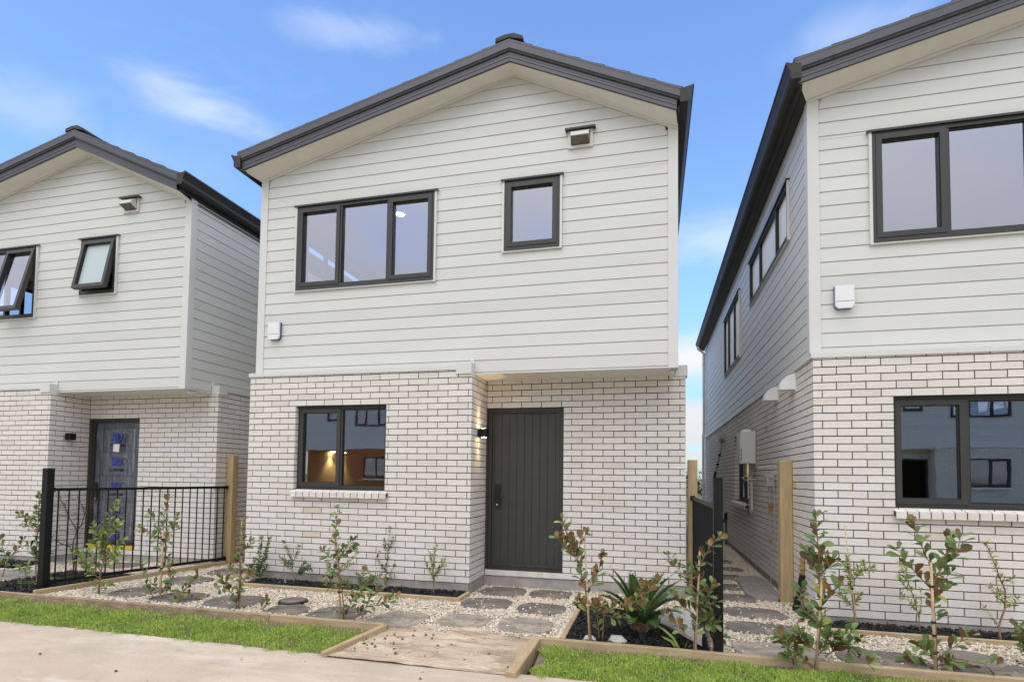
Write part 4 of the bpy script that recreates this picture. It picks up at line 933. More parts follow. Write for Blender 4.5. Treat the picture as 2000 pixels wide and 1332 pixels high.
beam((4.50, -.31), (5.66, -.31), .045, .10, -.07, 'low timber edging behind the cycad')
beam((.20, -.365), (3.135, -.365), .045, .11, -.07, 'long timber edging of the bed under the middle house window')
beam((3.115, -.342), (3.115, -.012), .045, .11, -.07, 'short end timber of the bed under the middle house window')
beam((6.72, -.515), (12.3, -.515), .045, .10, -.065, 'timber edging of the bed under the right house window')
beam((-1.50, -1.52), (-1.09, .90), .045, .12, -.06, 'timber edging under the left black fence')
beam((-2.6, -.27), (-1.42, -.27), .045, .10, -.06, 'low timber edging at the back of the bed behind the left fence')
# bits of rubble on the muddy entry and road
for k in range(96):
    b = MB(); s = random.uniform(.004, .017); pts = []
    if k < 66: x, y = random.choice([(random.uniform(2.78, 3.3), random.uniform(-2.1, -1.65)), (random.uniform(2.9, 4.15), random.uniform(-2.12, -1.5))])
    else: x, y = random.uniform(-1.5, 4.2), random.uniform(-4.1, -2.3)
    t = random.uniform(0, 3)
    b.tube([(0, 0, 0), (s*.6*math.cos(t), s*.6*math.sin(t), s*.5), (s*1.4*math.cos(t), s*1.4*math.sin(t), s*.2)], [s*.5, s*.8, s*.35], 6)
    o = b.build('rubble_bit', M['rock'] if random.random() < .35 else M['soil']); zz = ROADZ+.002 if y < YR else ROADZ+.012+(y-YR)/(-1.5-YR)*0.062
    o.location = (x, y, zz); tag(o, 'crumb of dirt or stone lying on the concrete or the muddy entry', 'rubble', 'crumbs on the concrete')
for x, y, s, lab in ((4.70, -1.50, .055, 'small pale rock at the foot of the leaning stake'), (4.93, -1.50, .075, 'larger pale rock in front of the cycad')):
    b = MB(); b.tube([(-s, 0, .0), (-s*.5, .01, s*.32), (s*.4, 0, s*.38), (s, -.01, .02)], [s*.25, s*.62, s*.6, s*.2], 9); o = b.build('rock', M['rock'], smooth=True); o.location = (x, y, .01); tag(o, lab, 'rock')

# posts and fences ----------------------------------------------------------------
def post(p, w, h, label, m, cat, cap=True, z0=-.05, name='fence_post'):
    e = empty(name, (p[0], p[1], 0)); tag(e, label, cat)
    b = MB(); b.bevbox(-w/2, w/2, -w/2, w/2, z0, h, .004 if m != 'timber' else .006); b.build('post', M[m], e)
    b = MB()
    if m == 'black': b.bevbox(-w/2-.002, w/2+.002, -w/2-.002, w/2+.002, h+.0005, h+.008, .002); b.build('cap', M['black'], e)
    return e
P1 = (-1.67, -1.30); P2 = (-1.115, 0.985); P3 = (5.725, -1.53); P4 = (5.682, .80); P5 = (6.72-.015, .76)
post(P1, .085, 1.42, 'square black steel post at the front of the left fence', 'black', 'post')
post((P2[0], P2[1]+.03), .115, 1.665, 'tall yellowish timber post between left and middle house', 'timber', 'post', name='timber_post')
post(P3, .07, 1.405, 'square black steel post in front of the side passage', 'black', 'post')
post(P4, .11, 1.625, 'timber post against the right corner of the middle house', 'timber', 'post', name='timber_post')
post(P5, .135, 1.62, 'thick timber post against the side wall of the right house', 'timber', 'post', name='timber_post')
def fence(p, q, ztop, zbot, n, label, ip=.05, iq=.06):
    p, q = Vector((*p, 0)), Vector((*q, 0)); d = (q-p); L = d.length; d.normalize()
    e = empty('steel_fence', (p.x, p.y, 0), math.atan2(d.y, d.x)); tag(e, label, 'fence', 'black baluster fences')
    for z in (ztop, zbot): b = MB(); b.bevbox(ip, L-iq, -.016, .016, z-.018, z+.018, .004); b.build('rail', M['black'], e)
    for k in range(n):
        x = ip+.06+(L-ip-iq-.10)*k/(n-1); b = MB(); b.tube([(x, 0, zbot), (x, 0, ztop)], .0085, 8); b.build('baluster', M['black'], e)
    for z in (ztop, zbot):
        for x in (ip-.006, L-iq-.012): b = MB(); b.bevbox(x, x+.02, -.028, .028, z-.028, z+.028, .003); b.build('bracket', M['black'], e)
    return e
zt = oy(270, 953, -.2).z; zb_ = .095
fence(P1, P2, zt, zb_, 21, 'black baluster fence running from the left black post to the timber post')
fence(P3, P4, zt-.01, .06, 21, 'black baluster fence seen edge-on behind the right black post')
# grey sheet lying curled on the bark
e = MB(); nn = 10
cn = [oz(1318, 1195, .14), oz(1384, 1195, .13), oz(1371, 1262, .05), oz(1290, 1217, .03)]
for a in range(nn):
    for c in range(nn):
        def S(u, v):
            p = cn[0]*(1-u)*(1-v)+cn[1]*u*(1-v)+cn[2]*u*v+cn[3]*(1-u)*v
            w = v*(1-v)*1.1*(1-u*.3); return p+Vector((-.10*w, -.16*w*(1-u*.4), .05*math.sin(3.14*v)*(1-u)))
        e.face([S(a/nn, c/nn), S((a+1)/nn, c/nn), S((a+1)/nn, (c+1)/nn), S(a/nn, (c+1)/nn)])
sh = e.build('cement_sheet', M['sheet'], smooth=True, merge=True); md = sh.modifiers.new('thick', 'SOLIDIFY'); md.thickness = .006; tag(sh, 'grey offcut sheet lying tilted on the bark beside the black post', 'sheet')
# garden tap with black lagged pipe at the timber post
tp = empty('garden_tap', (6.865, .22, 0)); tag(tp, 'brass valve on a black lagged pipe beside the right timber post', 'water valve')
b = MB(); b.tube([(-.16, .12, -.03), (-.13, .05, .2), (-.11, 0, .40)], .034, 10); b.tube([(-.155, .11, .02), (-.15, .10, .05)], .037, 10, m=0); b.build('lagging', M['blackplastic'], tp)
b = MB(); b.tube([(-.11, 0, .40), (-.11, 0, .58)], .02, 10); b.tube([(-.11, 0, .46), (-.11, 0, .50)], .032, 8); b.tube([(-.11, 0, .53), (-.11, 0, .555)], .032, 8); b.tube([(-.11, 0, .585), (-.02, 0, .585)], .018, 10); b.tube([(-.11, 0, .44), (-.15, -.03, .46)], .014, 8); b.build('valve', M['brass'], tp)
b = MB(); b.tube([(-.022, 0, .585), (-.012, 0, .585)], .05, 16); b.build('wall_plate', M['white'], tp)
hs = empty('irrigation_riser', (6.30, 4.6, 0)); hp = oz(1418, 1062); hs.location = (hp.x, hp.y, 0); tag(hs, 'green riser pipe with a black and blue tap beyond the black post', 'water tap')
b = MB(); b.tube([(0, 0, -.03), (0, 0, .52)], .022, 8); b.build('pipe', M['green'], hs)
b = MB(); b.tube([(0, 0, .52), (0, 0, .66)], .035, 8); b.tube([(-.03, 0, .65), (.10, -.02, .69)], .018, 8); b.build('tap', M['blackplastic'], hs)
b = MB(); b.tube([(-.04, 0, .46), (-.04, 0, .53)], .025, 8); b.build('fitting', M['blueplastic'], hs)
st_ = empty('pvc_stub', (6.60, hp.y+.5, 0)); tag(st_, 'short white pipe stub against the side wall in the passage', 'pipe stub')
b = MB(); b.tube([(0, 0, -.03), (0, 0, .33)], .05, 12); b.build('pipe', M['trim'], st_); b = MB(); b.tube([(0, 0, .33), (0, 0, .36)], .056, 12); b.build('collar', M['trim'], st_)
# ------------------------------------------------------------------ plants
def leaf(mb, p, d, nrm, L, W, kind, rnd, top=0, bot=1):
    d = d.normalized(); s = d.cross(nrm)
    if s.length < 1e-3: s = d.cross(Vector((0.3, 0.5, 0.8)))
    s.normalize(); n = s.cross(d); n.normalize()
    if kind == 'broad': prof = [(0.0, .05, 0), (.18, .16, .015), (.45, .40, .03), (.72, .50, .02), (.90, .34, -.02), (1.0, .06, -.06)]; fold = .14
    elif kind == 'narrow': prof = [(0.0, .08, 0), (.3, .42, .03), (.6, .42, .0), (1.0, .04, -.18)]; fold = .18
    else: prof = [(0.0, .08, 0), (.3, .40, .02), (.62, .48, .01), (1.0, .06, -.06)]; fold = .14
    for (a, wa, za), (b_, wb, zb2) in zip(prof, prof[1:]):
        A = p+d*(a*L)+n*(za*L); B = p+d*(b_*L)+n*(zb2*L)
        for sg in (1, -1):
            A2 = A+s*(sg*wa*W)+n*(fold*wa*W); B2 = B+s*(sg*wb*W)+n*(fold*wb*W)
            q = [A, B, B2, A2] if sg < 0 else [A, A2, B2, B]
            mb.face(q, top, rnd); o = n*(-.0007); mb.face([x+o for x in reversed(q)], bot, rnd)
def along(pts, step, start):
    out = []; acc = 0; nxt = None; tot = sum((b_-a).length for a, b_ in zip(pts, pts[1:])); nxt = tot*start
    for a, b_ in zip(pts, pts[1:]):
        L = (b_-a).length
        while nxt <= acc+L+1e-9:
            t = (nxt-acc)/max(L, 1e-6); out.append((a.lerp(b_, t), (b_-a).normalized(), nxt/max(tot, 1e-6))); nxt += step*random.uniform(.75, 1.3)
        acc += L
    return out
SPEC = {   # leaf kind, length, width, step along the stem, leaves per node, materials
    'broad': ('broad', .080, .045, .017, 1, ('leafA', 'leafR'), 'bark'),
    'broadg': ('broad', .076, .047, .016, 1, ('leafY', 'leafU'), 'bark'),
    'small': ('oval', .046, .020, .012, 2, ('leafD', 'leafU'), 'barkgreen'),
    'dark': ('oval', .036, .018, .016, 2, ('leafD', 'leafR'), 'barkdark'),
    'lime': ('narrow', .050, .017, .010, 2, ('leafL', 'leafU'), 'bark'),
    'wisp': ('narrow', .055, .017, .017, 2, ('leafL', 'leafU'), 'bark'),
    'fine': ('oval', .034, .018, .011, 2, ('leafY', 'leafU'), 'barkgreen')}
def plant(label, base, stems, spec='broad', red=.24, group='young saplings along the lawn', rad=.0075, cat='sapling', name='sapling', dens=1.0, lsc=1.0, tipred=0.0, flowers=()):
    kind, LL, WW, step, per, mats_, bk = SPEC[spec]
    B = oz(*base); e = empty(name, (B.x, B.y, 0)); tag(e, label, cat, group)
    st = MB(); lf = MB(); org = Vector((B.x, B.y, 0)); phase = random.uniform(0, 6)
    for i, s in enumerate(stems):
        px = s[0]; opt = s[1] if len(s) > 1 else {}
        L_px = sum(math.dist(a, b_) for a, b_ in zip(px, px[1:])); main_ = opt.get('main', i == 0)
        dd = 0 if main_ else opt.get('d', random.uniform(-.55, .45))*L_px/200
        d0 = opt.get('d0', 0.0); acc = 0; pts = []
        for k, q in enumerate(px):
            if k: acc += math.dist(px[k-1], q)
            t = acc/max(L_px, 1e-6); pts.append(oy(q[0], q[1], B.y+d0+dd*t)-org)
        # refine and wobble
        fine = [pts[0]]
        for a, b_ in zip(pts, pts[1:]):
            for t in (.5, 1): fine.append(a.lerp(b_, t)+(Vector((random.gauss(0, .003), random.gauss(0, .004), random.gauss(0, .002))) if t < 1 else Vector()))
        pts = fine
        if main_ and pts[0].z < .06: pts[0].z = -.02
        r0 = opt.get('r', rad if main_ else rad*.55); n = len(pts)
        st.tube(pts, [r0*(1-.72*k/(n-1)) for k in range(n)], 6)
        start = opt.get('start', .25 if main_ else .15); ld = dens*opt.get('dens', 1.0); m_per = opt.get('per', per)
        for (p, d, t) in along(pts, step/max(ld, .01), start)+[(pts[-1], (pts[-1]-pts[-2]).normalized(), 1.0)]*opt.get('tip', 3):
            for k in range(m_per):
                phase += 2.399
                a = d.cross(Vector((.2, .3, .9))); 
                if a.length < .05: a = d.cross(Vector((1, 0, 0)))
                a.normalize(); b_ = d.cross(a); out = a*math.cos(phase)+b_*math.sin(phase)
                lift = random.uniform(.25, .95); dirn = out*random.uniform(.75, 1.1)+d*lift+Vector((0, 0, random.uniform(-.25, .35)))
                if spec in ('wisp', 'lime'): dirn += Vector((0, 0, random.uniform(-.55, .1)))
                nrm = Vector((random.gauss(0, .35), random.gauss(0, .35)-.25, 1))
                rprob = red+(tipred*t)
                tocam = (Vector(CAM)-(org+p)).normalized()
                nn = nrm-dirn.normalized()*nrm.dot(dirn.normalized())
                if random.random() < rprob:
                    if nn.dot(tocam) > 0: dirn = dirn+Vector((0, 0, .9))-tocam*random.uniform(.0, .5); nrm = -tocam+Vector((random.gauss(0, .5), random.gauss(0, .3), random.gauss(.2, .3)))
                elif nn.dot(tocam) < -.1: nrm = tocam*.6+nrm*.5
                sc_ = lsc*random.uniform(.5, 1.15)*(1-.25*max(0, t-.8)/.2)
                lf.face  # noqa
                pet = dirn.normalized()*(.006 if kind == 'broad' else .003)
                leaf(lf, p+pet, dirn, nrm, LL*sc_, WW*sc_*random.uniform(.85, 1.1), kind, min(1, max(0, random.gauss(.5, .22))))
    so = st.build('stem', M[bk], e, smooth=True); lo = lf.build('foliage', [M[mats_[0]], M[mats_[1]]], e)
    if flowers:
        f = MB()
        for q in flowers:
            c = oy(q[0], q[1], B.y)-org
            for k in range(14):
                dr = Vector((random.gauss(0, 1), random.gauss(0, 1), random.gauss(.3, 1))).normalized(); leaf(f, c, dr, Vector((random.gauss(0, 1), random.gauss(0, 1), 1)), random.uniform(.018, .03), .018, 'oval', .5, 0, 0)
        f.build('flower', M['petal'], e)
    return e
def stake(p, q, label, r=.010, ties=()):
    B = oz(*p); e = empty('plant_stake', (B.x, B.y+.012, 0)); tag(e, label, 'plant stake', 'wooden stakes of the saplings')
    T = oy(q[0], q[1], B.y+.012)-Vector((B.x, B.y+.012, 0)); b = MB(); b.tube([(0, 0, -.05), T*.5, T], [r, r*.97, r*.92], 7); b.build('rod', M['stake'], e, smooth=True)
    for t in ties: b = MB(); c = T*t; b.tube([c+Vector((0, 0, -.008)), c+Vector((0, 0, .008))], r*1.7, 8); b.build('tie', M['blackplastic'], e)
    return e
G2 = 'small shrubs in the bark beds'
plant('half cut-off sapling at the left picture edge, in front of a pale slab', (5, 1128), [
    ([(2, 1130), (10, 1108), (18, 1090), (33, 1074), (46, 1054)], {'dens': .7}), ([(14, 1098), (8, 1078), (0, 1060), (-8, 1045)],), ([(12, 1105), (4, 1100), (-6, 1096)],)], red=.2)
plant('fine light green shrub at the left edge against the left house', (22, 1092), [
    ([(20, 1092), (24, 1070), (28, 1045), (25, 1018)],), ([(22, 1075), (34, 1055), (42, 1035)],), ([(22, 1070), (12, 1052), (8, 1038)],), ([(24, 1060), (36, 1050), (48, 1045)],)], 'fine', group=G2, rad=.005, lsc=.9)
plant('sapling with reddish lower shoots directly left of the left black post', (71, 1145), [
    ([(71, 1145), (70, 1110), (72, 1060), (75, 1010), (76, 985), (80, 968)], {'dens': 1.25}), ([(72, 1040), (60, 1028), (50, 1022)],), ([(73, 1032), (58, 1018), (48, 1010), (40, 1005)],), ([(71, 1082), (82, 1064), (93, 1050)], {'dens': 1.2}),
    ([(70, 1100), (84, 1085), (95, 1078)],), ([(70, 1085), (60, 1070), (54, 1064)],), ([(50, 1140), (50, 1120), (56, 1100)], {'start': .3}), ([(50, 1118), (42, 1112), (34, 1104)],), ([(73, 1015), (86, 1008), (90, 1000)],), ([(71, 1135), (85, 1135), (98, 1130)],)], red=.2)
plant('lush bright green sapling in front of the film-wrapped door', (192, 1160), [
    ([(193, 1160), (194, 1135), (201, 1100), (205, 1060), (209, 1020), (220, 1000), (230, 982)], {'dens': 1.5, 'start': .35}), ([(195, 1130), (172, 1112), (158, 1090), (146, 1072)], {'dens': 1.3}), ([(201, 1095), (222, 1074), (240, 1056)], {'dens': 1.4}),
    ([(205, 1062), (192, 1042), (182, 1027)], {'dens': 1.5}), ([(206, 1052), (224, 1036), (232, 1022)], {'dens': 1.4}), ([(198, 1115), (180, 1095), (172, 1078)], {'dens': 1.3}), ([(201, 1100), (224, 1090), (232, 1080)], {'dens': 1.3}), ([(203, 1080), (186, 1066), (178, 1060)], {'dens': 1.3}), ([(193, 1150), (206, 1146), (214, 1142)],), ([(193, 1150), (182, 1140)],)], 'broadg', red=.12, rad=.011)
plant('thin sapling on a tall stake in front of the middle of the left fence', (313, 1170), [
    ([(312, 1170), (316, 1100), (319, 1040), (321, 1005), (325, 985), (328, 973)], {'dens': .8}), ([(317, 1065), (332, 1045), (341, 1020), (346, 1010)], {'d': -.2}), ([(313, 1062), (297, 1047), (283, 1036), (270, 1032)],),
    ([(313, 1152), (297, 1140), (281, 1124), (279, 1098)],), ([(316, 1158), (326, 1148), (335, 1138), (328, 1110), (328, 1088)],), ([(342, 1172), (355, 1155), (366, 1145), (378, 1133), (386, 1122)],), ([(318, 1050), (306, 1035), (302, 1015), (292, 1003)],),
    ([(300, 1168), (293, 1152), (285, 1142)],), ([(355, 1155), (368, 1160), (385, 1170)],), ([(316, 1165), (330, 1150), (350, 1170)],)], red=.24)
stake((311, 1171), (319, 1035), 'tall stake of the thin sapling in front of the left fence', ties=(.45, .85))
plant('sapling with a bare leafless tip in front of the tall timber post', (464, 1189), [
    ([(463, 1189), (460, 1175), (455, 1162), (446, 1150), (439, 1138), (430, 1127)], {'main': False, 'd': -.15}), ([(466, 1188), (469, 1120), (471, 1060), (473, 1015), (474, 1008)], {'main': True, 'start': .2, 'dens': .75, 'tip': 0}),
    ([(468, 1142), (484, 1128), (492, 1112)],), ([(470, 1080), (484, 1068), (492, 1056)],), ([(469, 1128), (456, 1114), (450, 1108)],), ([(464, 1185), (462, 1170), (472, 1150)],), ([(468, 1120), (485, 1115), (494, 1113)],), ([(508, 1190), (517, 1184), (521, 1174)], {'dens': 1.2}), ([(467, 1130), (440, 1142), (425, 1148)],)], red=.2)
stake((467, 1189), (473, 1012), 'stake of the sapling in front of the tall timber post', ties=(.4, .6))
plant('bushy sapling with low spreading shoots below the lower window', (670, 1210), [
    ([(671, 1210), (668, 1150), (661, 1100), (656, 1060), (656, 1035), (657, 1010), (660, 993)], {'dens': .95}), ([(656, 1098), (642, 1086), (632, 1074)], {'dens': 1.5}), ([(658, 1092), (671, 1076), (681, 1062), (690, 1057)], {'dens': 1.5}), ([(659, 1085), (676, 1082), (693, 1072)], {'dens': 1.3}),
    ([(690, 1213), (705, 1196), (718, 1180), (723, 1165), (742, 1150), (752, 1138)], {'dens': 1.4}), ([(674, 1202), (686, 1176), (700, 1152), (708, 1132), (713, 1114)], {'dens': 1.4}), ([(680, 1186), (671, 1196), (664, 1198)],), ([(718, 1178), (738, 1182), (760, 1175), (770, 1163)], {'dens': 1.3}),
    ([(662, 1110), (645, 1112), (636, 1125)],), ([(664, 1150), (644, 1146), (638, 1143)],), ([(700, 1152), (722, 1140), (738, 1128)], {'dens': 1.4}), ([(690, 1170), (680, 1155), (676, 1140)],)], red=.25)
stake((667, 1209), (651, 1034), 'leaning stake of the bushy sapling below the lower window', ties=(.3, .5, .72))
plant('tall leaning sapling with rust-brown leaves in front of the plank door', (1155, 1257), [
    ([(1155, 1252), (1150, 1190), (1143, 1150), (1134, 1112), (1124, 1078), (1110, 1052), (1103, 1032), (1098, 1014)], {'dens': 1.15, 'start': .3}), ([(1146, 1150), (1160, 1140), (1168, 1115), (1173, 1096), (1178, 1086)],), ([(1130, 1100), (1120, 1080), (1100, 1062), (1090, 1050)], {'dens': 1.3}),
    ([(1176, 1254), (1180, 1196), (1206, 1186), (1236, 1178), (1256, 1168), (1266, 1154), (1282, 1136)], {'main': False, 'd': -.15, 'start': .45, 'dens': .95, 'r': .006}), ([(1181, 1200), (1205, 1206), (1218, 1200), (1246, 1178)],), ([(1151, 1200), (1140, 1186), (1128, 1176)], {'dens': 1.4}),
    ([(1170, 1248), (1168, 1225), (1166, 1200), (1160, 1180)],), ([(1152, 1205), (1166, 1190), (1172, 1175)],), ([(1128, 1075), (1136, 1056), (1143, 1042)],), ([(1182, 1200), (1192, 1190), (1198, 1178)],), ([(1236, 1178), (1250, 1160), (1256, 1146)], {'dens': 1.3})], red=.32, tipred=.3, lsc=1.12)
stake((1152, 1258), (1141, 1038), 'tall pale stake leaning in front of the plank door', r=.0085)
plant('sapling in front of the right black post, with wide side branches', (1356, 1277), [
    ([(1354, 1277), (1357, 1240), (1362, 1200), (1362, 1150), (1364, 1108)], {'dens': 1.5}), ([(1350, 1246), (1331, 1232), (1318, 1214), (1300, 1198)],), ([(1354, 1200), (1333, 1182), (1316, 1158)], {'dens': 1.2}), ([(1356, 1152), (1340, 1128), (1322, 1108), (1305, 1084)], {'dens': .8}), ([(1365, 1190), (1380, 1166), (1392, 1142)], {'dens': 1.3}),
    ([(1366, 1106), (1376, 1086), (1392, 1062), (1404, 1048)], {'dens': .9}), ([(1362, 1210), (1384, 1214), (1403, 1218)], {'dens': 1.8}), ([(1362, 1182), (1384, 1182), (1398, 1176)], {'dens': 1.2}), ([(1360, 1226), (1370, 1215), (1390, 1205)], {'dens': 1.5}), ([(1362, 1130), (1350, 1115), (1344, 1108)],), ([(1380, 1225), (1400, 1240), (1412, 1245)], {'start': .5})], red=.24, lsc=1.1)
stake((1358, 1279), (1367, 1076), 'stake of the sapling in front of the right black post', r=.0085)
plant('broad sapling with long low shoots beside the right timber post', (1590, 1301), [
    ([(1592, 1301), (1602, 1230), (1602, 1150), (1601, 1100), (1597, 1058), (1594, 1020), (1596, 1008)], {'dens': 1.0}), ([(1588, 1301), (1561, 1281), (1545, 1264), (1528, 1248), (1516, 1240)], {'dens': 1.25}), ([(1550, 1296), (1541, 1264), (1526, 1246)], {'dens': 1.2}), ([(1600, 1222), (1571, 1192), (1562, 1166), (1566, 1150)],),
    ([(1560, 1210), (1556, 1230), (1548, 1246)],), ([(1602, 1130), (1586, 1096), (1578, 1078)], {'dens': 1.3}), ([(1605, 1178), (1625, 1156), (1640, 1143)],), ([(1612, 1282), (1626, 1271), (1650, 1262), (1673, 1258), (1682, 1244)], {'dens': 1.2}), ([(1606, 1262), (1636, 1246), (1662, 1234)], {'dens': 1.4}), ([(1596, 1280), (1610, 1262), (1622, 1240)], {'dens': 1.4}), ([(1596, 1270), (1575, 1258), (1562, 1246)], {'dens': 1.3}), ([(1650, 1262), (1680, 1285), (1698, 1296)], {'dens': .4}), ([(1602, 1120), (1620, 1105), (1628, 1092)],), ([(1545, 1264), (1556, 1252), (1564, 1240)],)], red=.22, rad=.009, lsc=1.35)
stake((1594, 1303), (1608, 1096), 'stake of the broad sapling beside the right timber post', ties=(.55,))
plant('forked sapling with brown leaves below the right house window', (1828, 1308), [
    ([(1829, 1310), (1828, 1250), (1822, 1162), (1826, 1132), (1840, 1106), (1850, 1080), (1857, 1048)], {'start': .42, 'dens': .85}), ([(1838, 1110), (1864, 1086), (1872, 1066), (1876, 1048)], {'dens': 1.1}), ([(1821, 1152), (1796, 1126), (1771, 1100), (1754, 1072)], {'dens': .85}), ([(1826, 1106), (1810, 1090), (1796, 1056), (1782, 1018)], {'dens': .85}),
    ([(1822, 1164), (1838, 1154), (1846, 1132), (1858, 1118)], {'dens': 1.1}), ([(1830, 1290), (1851, 1270), (1880, 1250), (1897, 1240)],), ([(1828, 1290), (1810, 1272), (1798, 1262)], {'dens': 1.3}), ([(1824, 1308), (1792, 1300), (1768, 1288)], {'dens': 1.3}), ([(1838, 1306), (1870, 1306), (1894, 1310)], {'dens': 1.3}), ([(1828, 1275), (1822, 1262), (1812, 1255)],), ([(1830, 1300), (1845, 1296), (1858, 1290)], {'dens': 1.6}), ([(1829, 1210), (1838, 1206)],), ([(1860, 1285), (1900, 1290), (1945, 1300)], {'start': .5, 'dens': .5, 'd': -.3})], red=.28, rad=.010, lsc=1.3)
stake((1829, 1312), (1818, 1098), 'stake tied to the forked sapling below the right house window', ties=(.33, .45, .78))
plant('sapling cut off by the right picture edge', (2012, 1300), [
    ([(2012, 1300), (2010, 1270), (2004, 1245), (2002, 1222)], {'dens': 1.4}), ([(2010, 1280), (1996, 1262), (1990, 1250)],), ([(2010, 1295), (1998, 1302), (1988, 1306)],), ([(2008, 1260), (2024, 1240), (2030, 1215)],), ([(2006, 1258), (1994, 1238), (1988, 1222)],)], red=.24, lsc=1.1)
# shrubs against the walls
plant('upright glossy shrub at the left corner of the middle house', (500, 1136), [
    ([(500, 1136), (503, 1110), (508, 1080), (511, 1050)],), ([(502, 1125), (514, 1095), (522, 1070), (526, 1052)],), ([(499, 1130), (496, 1110), (498, 1090)],), ([(500, 1125), (508, 1105), (520, 1088)],), ([(498, 1132), (488, 1115), (482, 1105)],), ([(502, 1132), (512, 1118), (522, 1105)],)], 'small', group=G2, rad=.006, lsc=1.1)
plant('small shrub with a white blossom left of the lower window', (575, 1143), [
    ([(575, 1143), (573, 1120), (570, 1098), (562, 1076), (555, 1058)], {'start': .45}), ([(573, 1116), (560, 1105), (546, 1088)],), ([(571, 1098), (580, 1082), (584, 1068)], {'dens': .6}), ([(575, 1132), (588, 1118), (602, 1104)], {'dens': 1.5, 'start': .35}), ([(580, 1126), (594, 1112), (608, 1112)], {'dens': 1.4}), ([(572, 1108), (562, 1098), (556, 1095)],), ([(583, 1122), (590, 1108), (596, 1098)], {'dens': 1.3})], 'small', group=G2, rad=.006, flowers=((551, 1048), (556, 1064)))
plant('thin pale green shrub behind the bushy sapling', (648, 1148), [
    ([(648, 1148), (650, 1120), (660, 1098)],), ([(649, 1130), (672, 1110), (690, 1100)],), ([(649, 1125), (640, 1108), (636, 1096)],), ([(655, 1115), (678, 1100), (698, 1080)], {'dens': .8})], 'fine', group=G2, rad=.004)
plant('slender dark shrub right of the lower window', (753, 1150), [
    ([(753, 1150), (755, 1115), (758, 1080), (761, 1050), (762, 1030)], {'dens': 1.1}), ([(755, 1118), (742, 1100), (736, 1088), (742, 1078)],), ([(755, 1125), (738, 1112), (722, 1100), (715, 1098)],), ([(757, 1080), (750, 1062), (750, 1054)],), ([(759, 1075), (765, 1060), (768, 1050)],), ([(753, 1140), (764, 1120), (770, 1105)],), ([(753, 1135), (745, 1120), (740, 1115)],)], 'dark', group=G2, rad=.004)
plant('single-stemmed lime green shrub near the end of the bark bed', (848, 1166), [
    ([(848, 1166), (847, 1138), (846, 1115), (842, 1092), (839, 1078)], {'start': .38, 'dens': 1.2}), ([(847, 1132), (857, 1112), (866, 1092)], {'dens': 1.2}), ([(846, 1120), (848, 1085), (852, 1066)], {'dens': 1.0}), ([(847, 1128), (838, 1112), (833, 1100)], {'dens': 1.1}), ([(847, 1125), (860, 1108), (870, 1104)],)], 'lime', group=G2, rad=.006, lsc=.9)
plant('lime green shrub on a tall thin cane at the corner of the right house', (1672, 1232), [
    ([(1672, 1232), (1667, 1190), (1662, 1150), (1656, 1110), (1654, 1086)], {'start': .55, 'dens': 1.3}), ([(1663, 1140), (1680, 1116), (1700, 1108), (1708, 1110)], {'dens': 1.5, 'start': .3}), ([(1666, 1188), (1652, 1172), (1640, 1160)], {'dens': 1.4}), ([(1664, 1130), (1678, 1106), (1686, 1096)], {'dens': 1.3}), ([(1666, 1185), (1676, 1170), (1682, 1160)], {'dens': 1.3}), ([(1658, 1115), (1646, 1100), (1640, 1094)],), ([(1671, 1222), (1664, 1215), (1660, 1212)], {'dens': .8})], 'lime', group=G2, rad=.007)
stake((1676, 1233), (1650, 1026), 'tall thin bamboo cane of the lime green shrub', r=.006, ties=(.4,))
plant('wispy drooping shrub left of the forked sapling', (1798, 1240), [
    ([(1798, 1240), (1795, 1208), (1786, 1172), (1771, 1132), (1757, 1100)], {'start': .3, 'dens': 1.1}), ([(1795, 1206), (1800, 1172), (1798, 1150)], {'dens': .4}), ([(1790, 1185), (1774, 1172), (1762, 1164)], {'dens': 1.2}), ([(1780, 1155), (1764, 1140), (1756, 1128)], {'dens': 1.2}), ([(1771, 1132), (1768, 1110), (1768, 1098)],)], 'wisp', group=G2, rad=.006)
plant('wispy crooked shrub nearest the right picture edge', (1957, 1256), [
    ([(1957, 1256), (1951, 1222), (1962, 1190), (1963, 1152), (1947, 1112), (1932, 1076), (1925, 1060)], {'start': .42, 'dens': 1.1, 'r': .010}), ([(1951, 1226), (1936, 1202), (1922, 1188)], {'dens': .4}), ([(1962, 1188), (1980, 1180), (1986, 1168)], {'dens': 1.1}), ([(1963, 1160), (1944, 1150), (1934, 1142)], {'dens': 1.3}), ([(1956, 1135), (1972, 1130), (1976, 1134)],), ([(1962, 1180), (1950, 1166), (1946, 1158)], {'dens': 1.2})], 'wisp', group=G2, rad=.007)
plant('tiny yellow-green ground plant at the foot of the left black post', (52, 1147), [([(40 + 6*k, 1146), (38 + 7*k, 1140), (37 + 7*k, 1136)], {'main': False, 'start': 0.0}) for k in range(7)], 'fine', group=None, rad=.003, cat='ground plant', name='ground_plant', lsc=.8)
plant('low dark green ground plant right of the left black post', (112, 1143), [([(102 + 4*k, 1146), (101 + 4*k, 1138), (100 + 5*k, 1130)], {'main': False, 'start': 0.0}) for k in range(6)], 'small', group=None, rad=.003, cat='ground plant', name='ground_plant', lsc=.6)
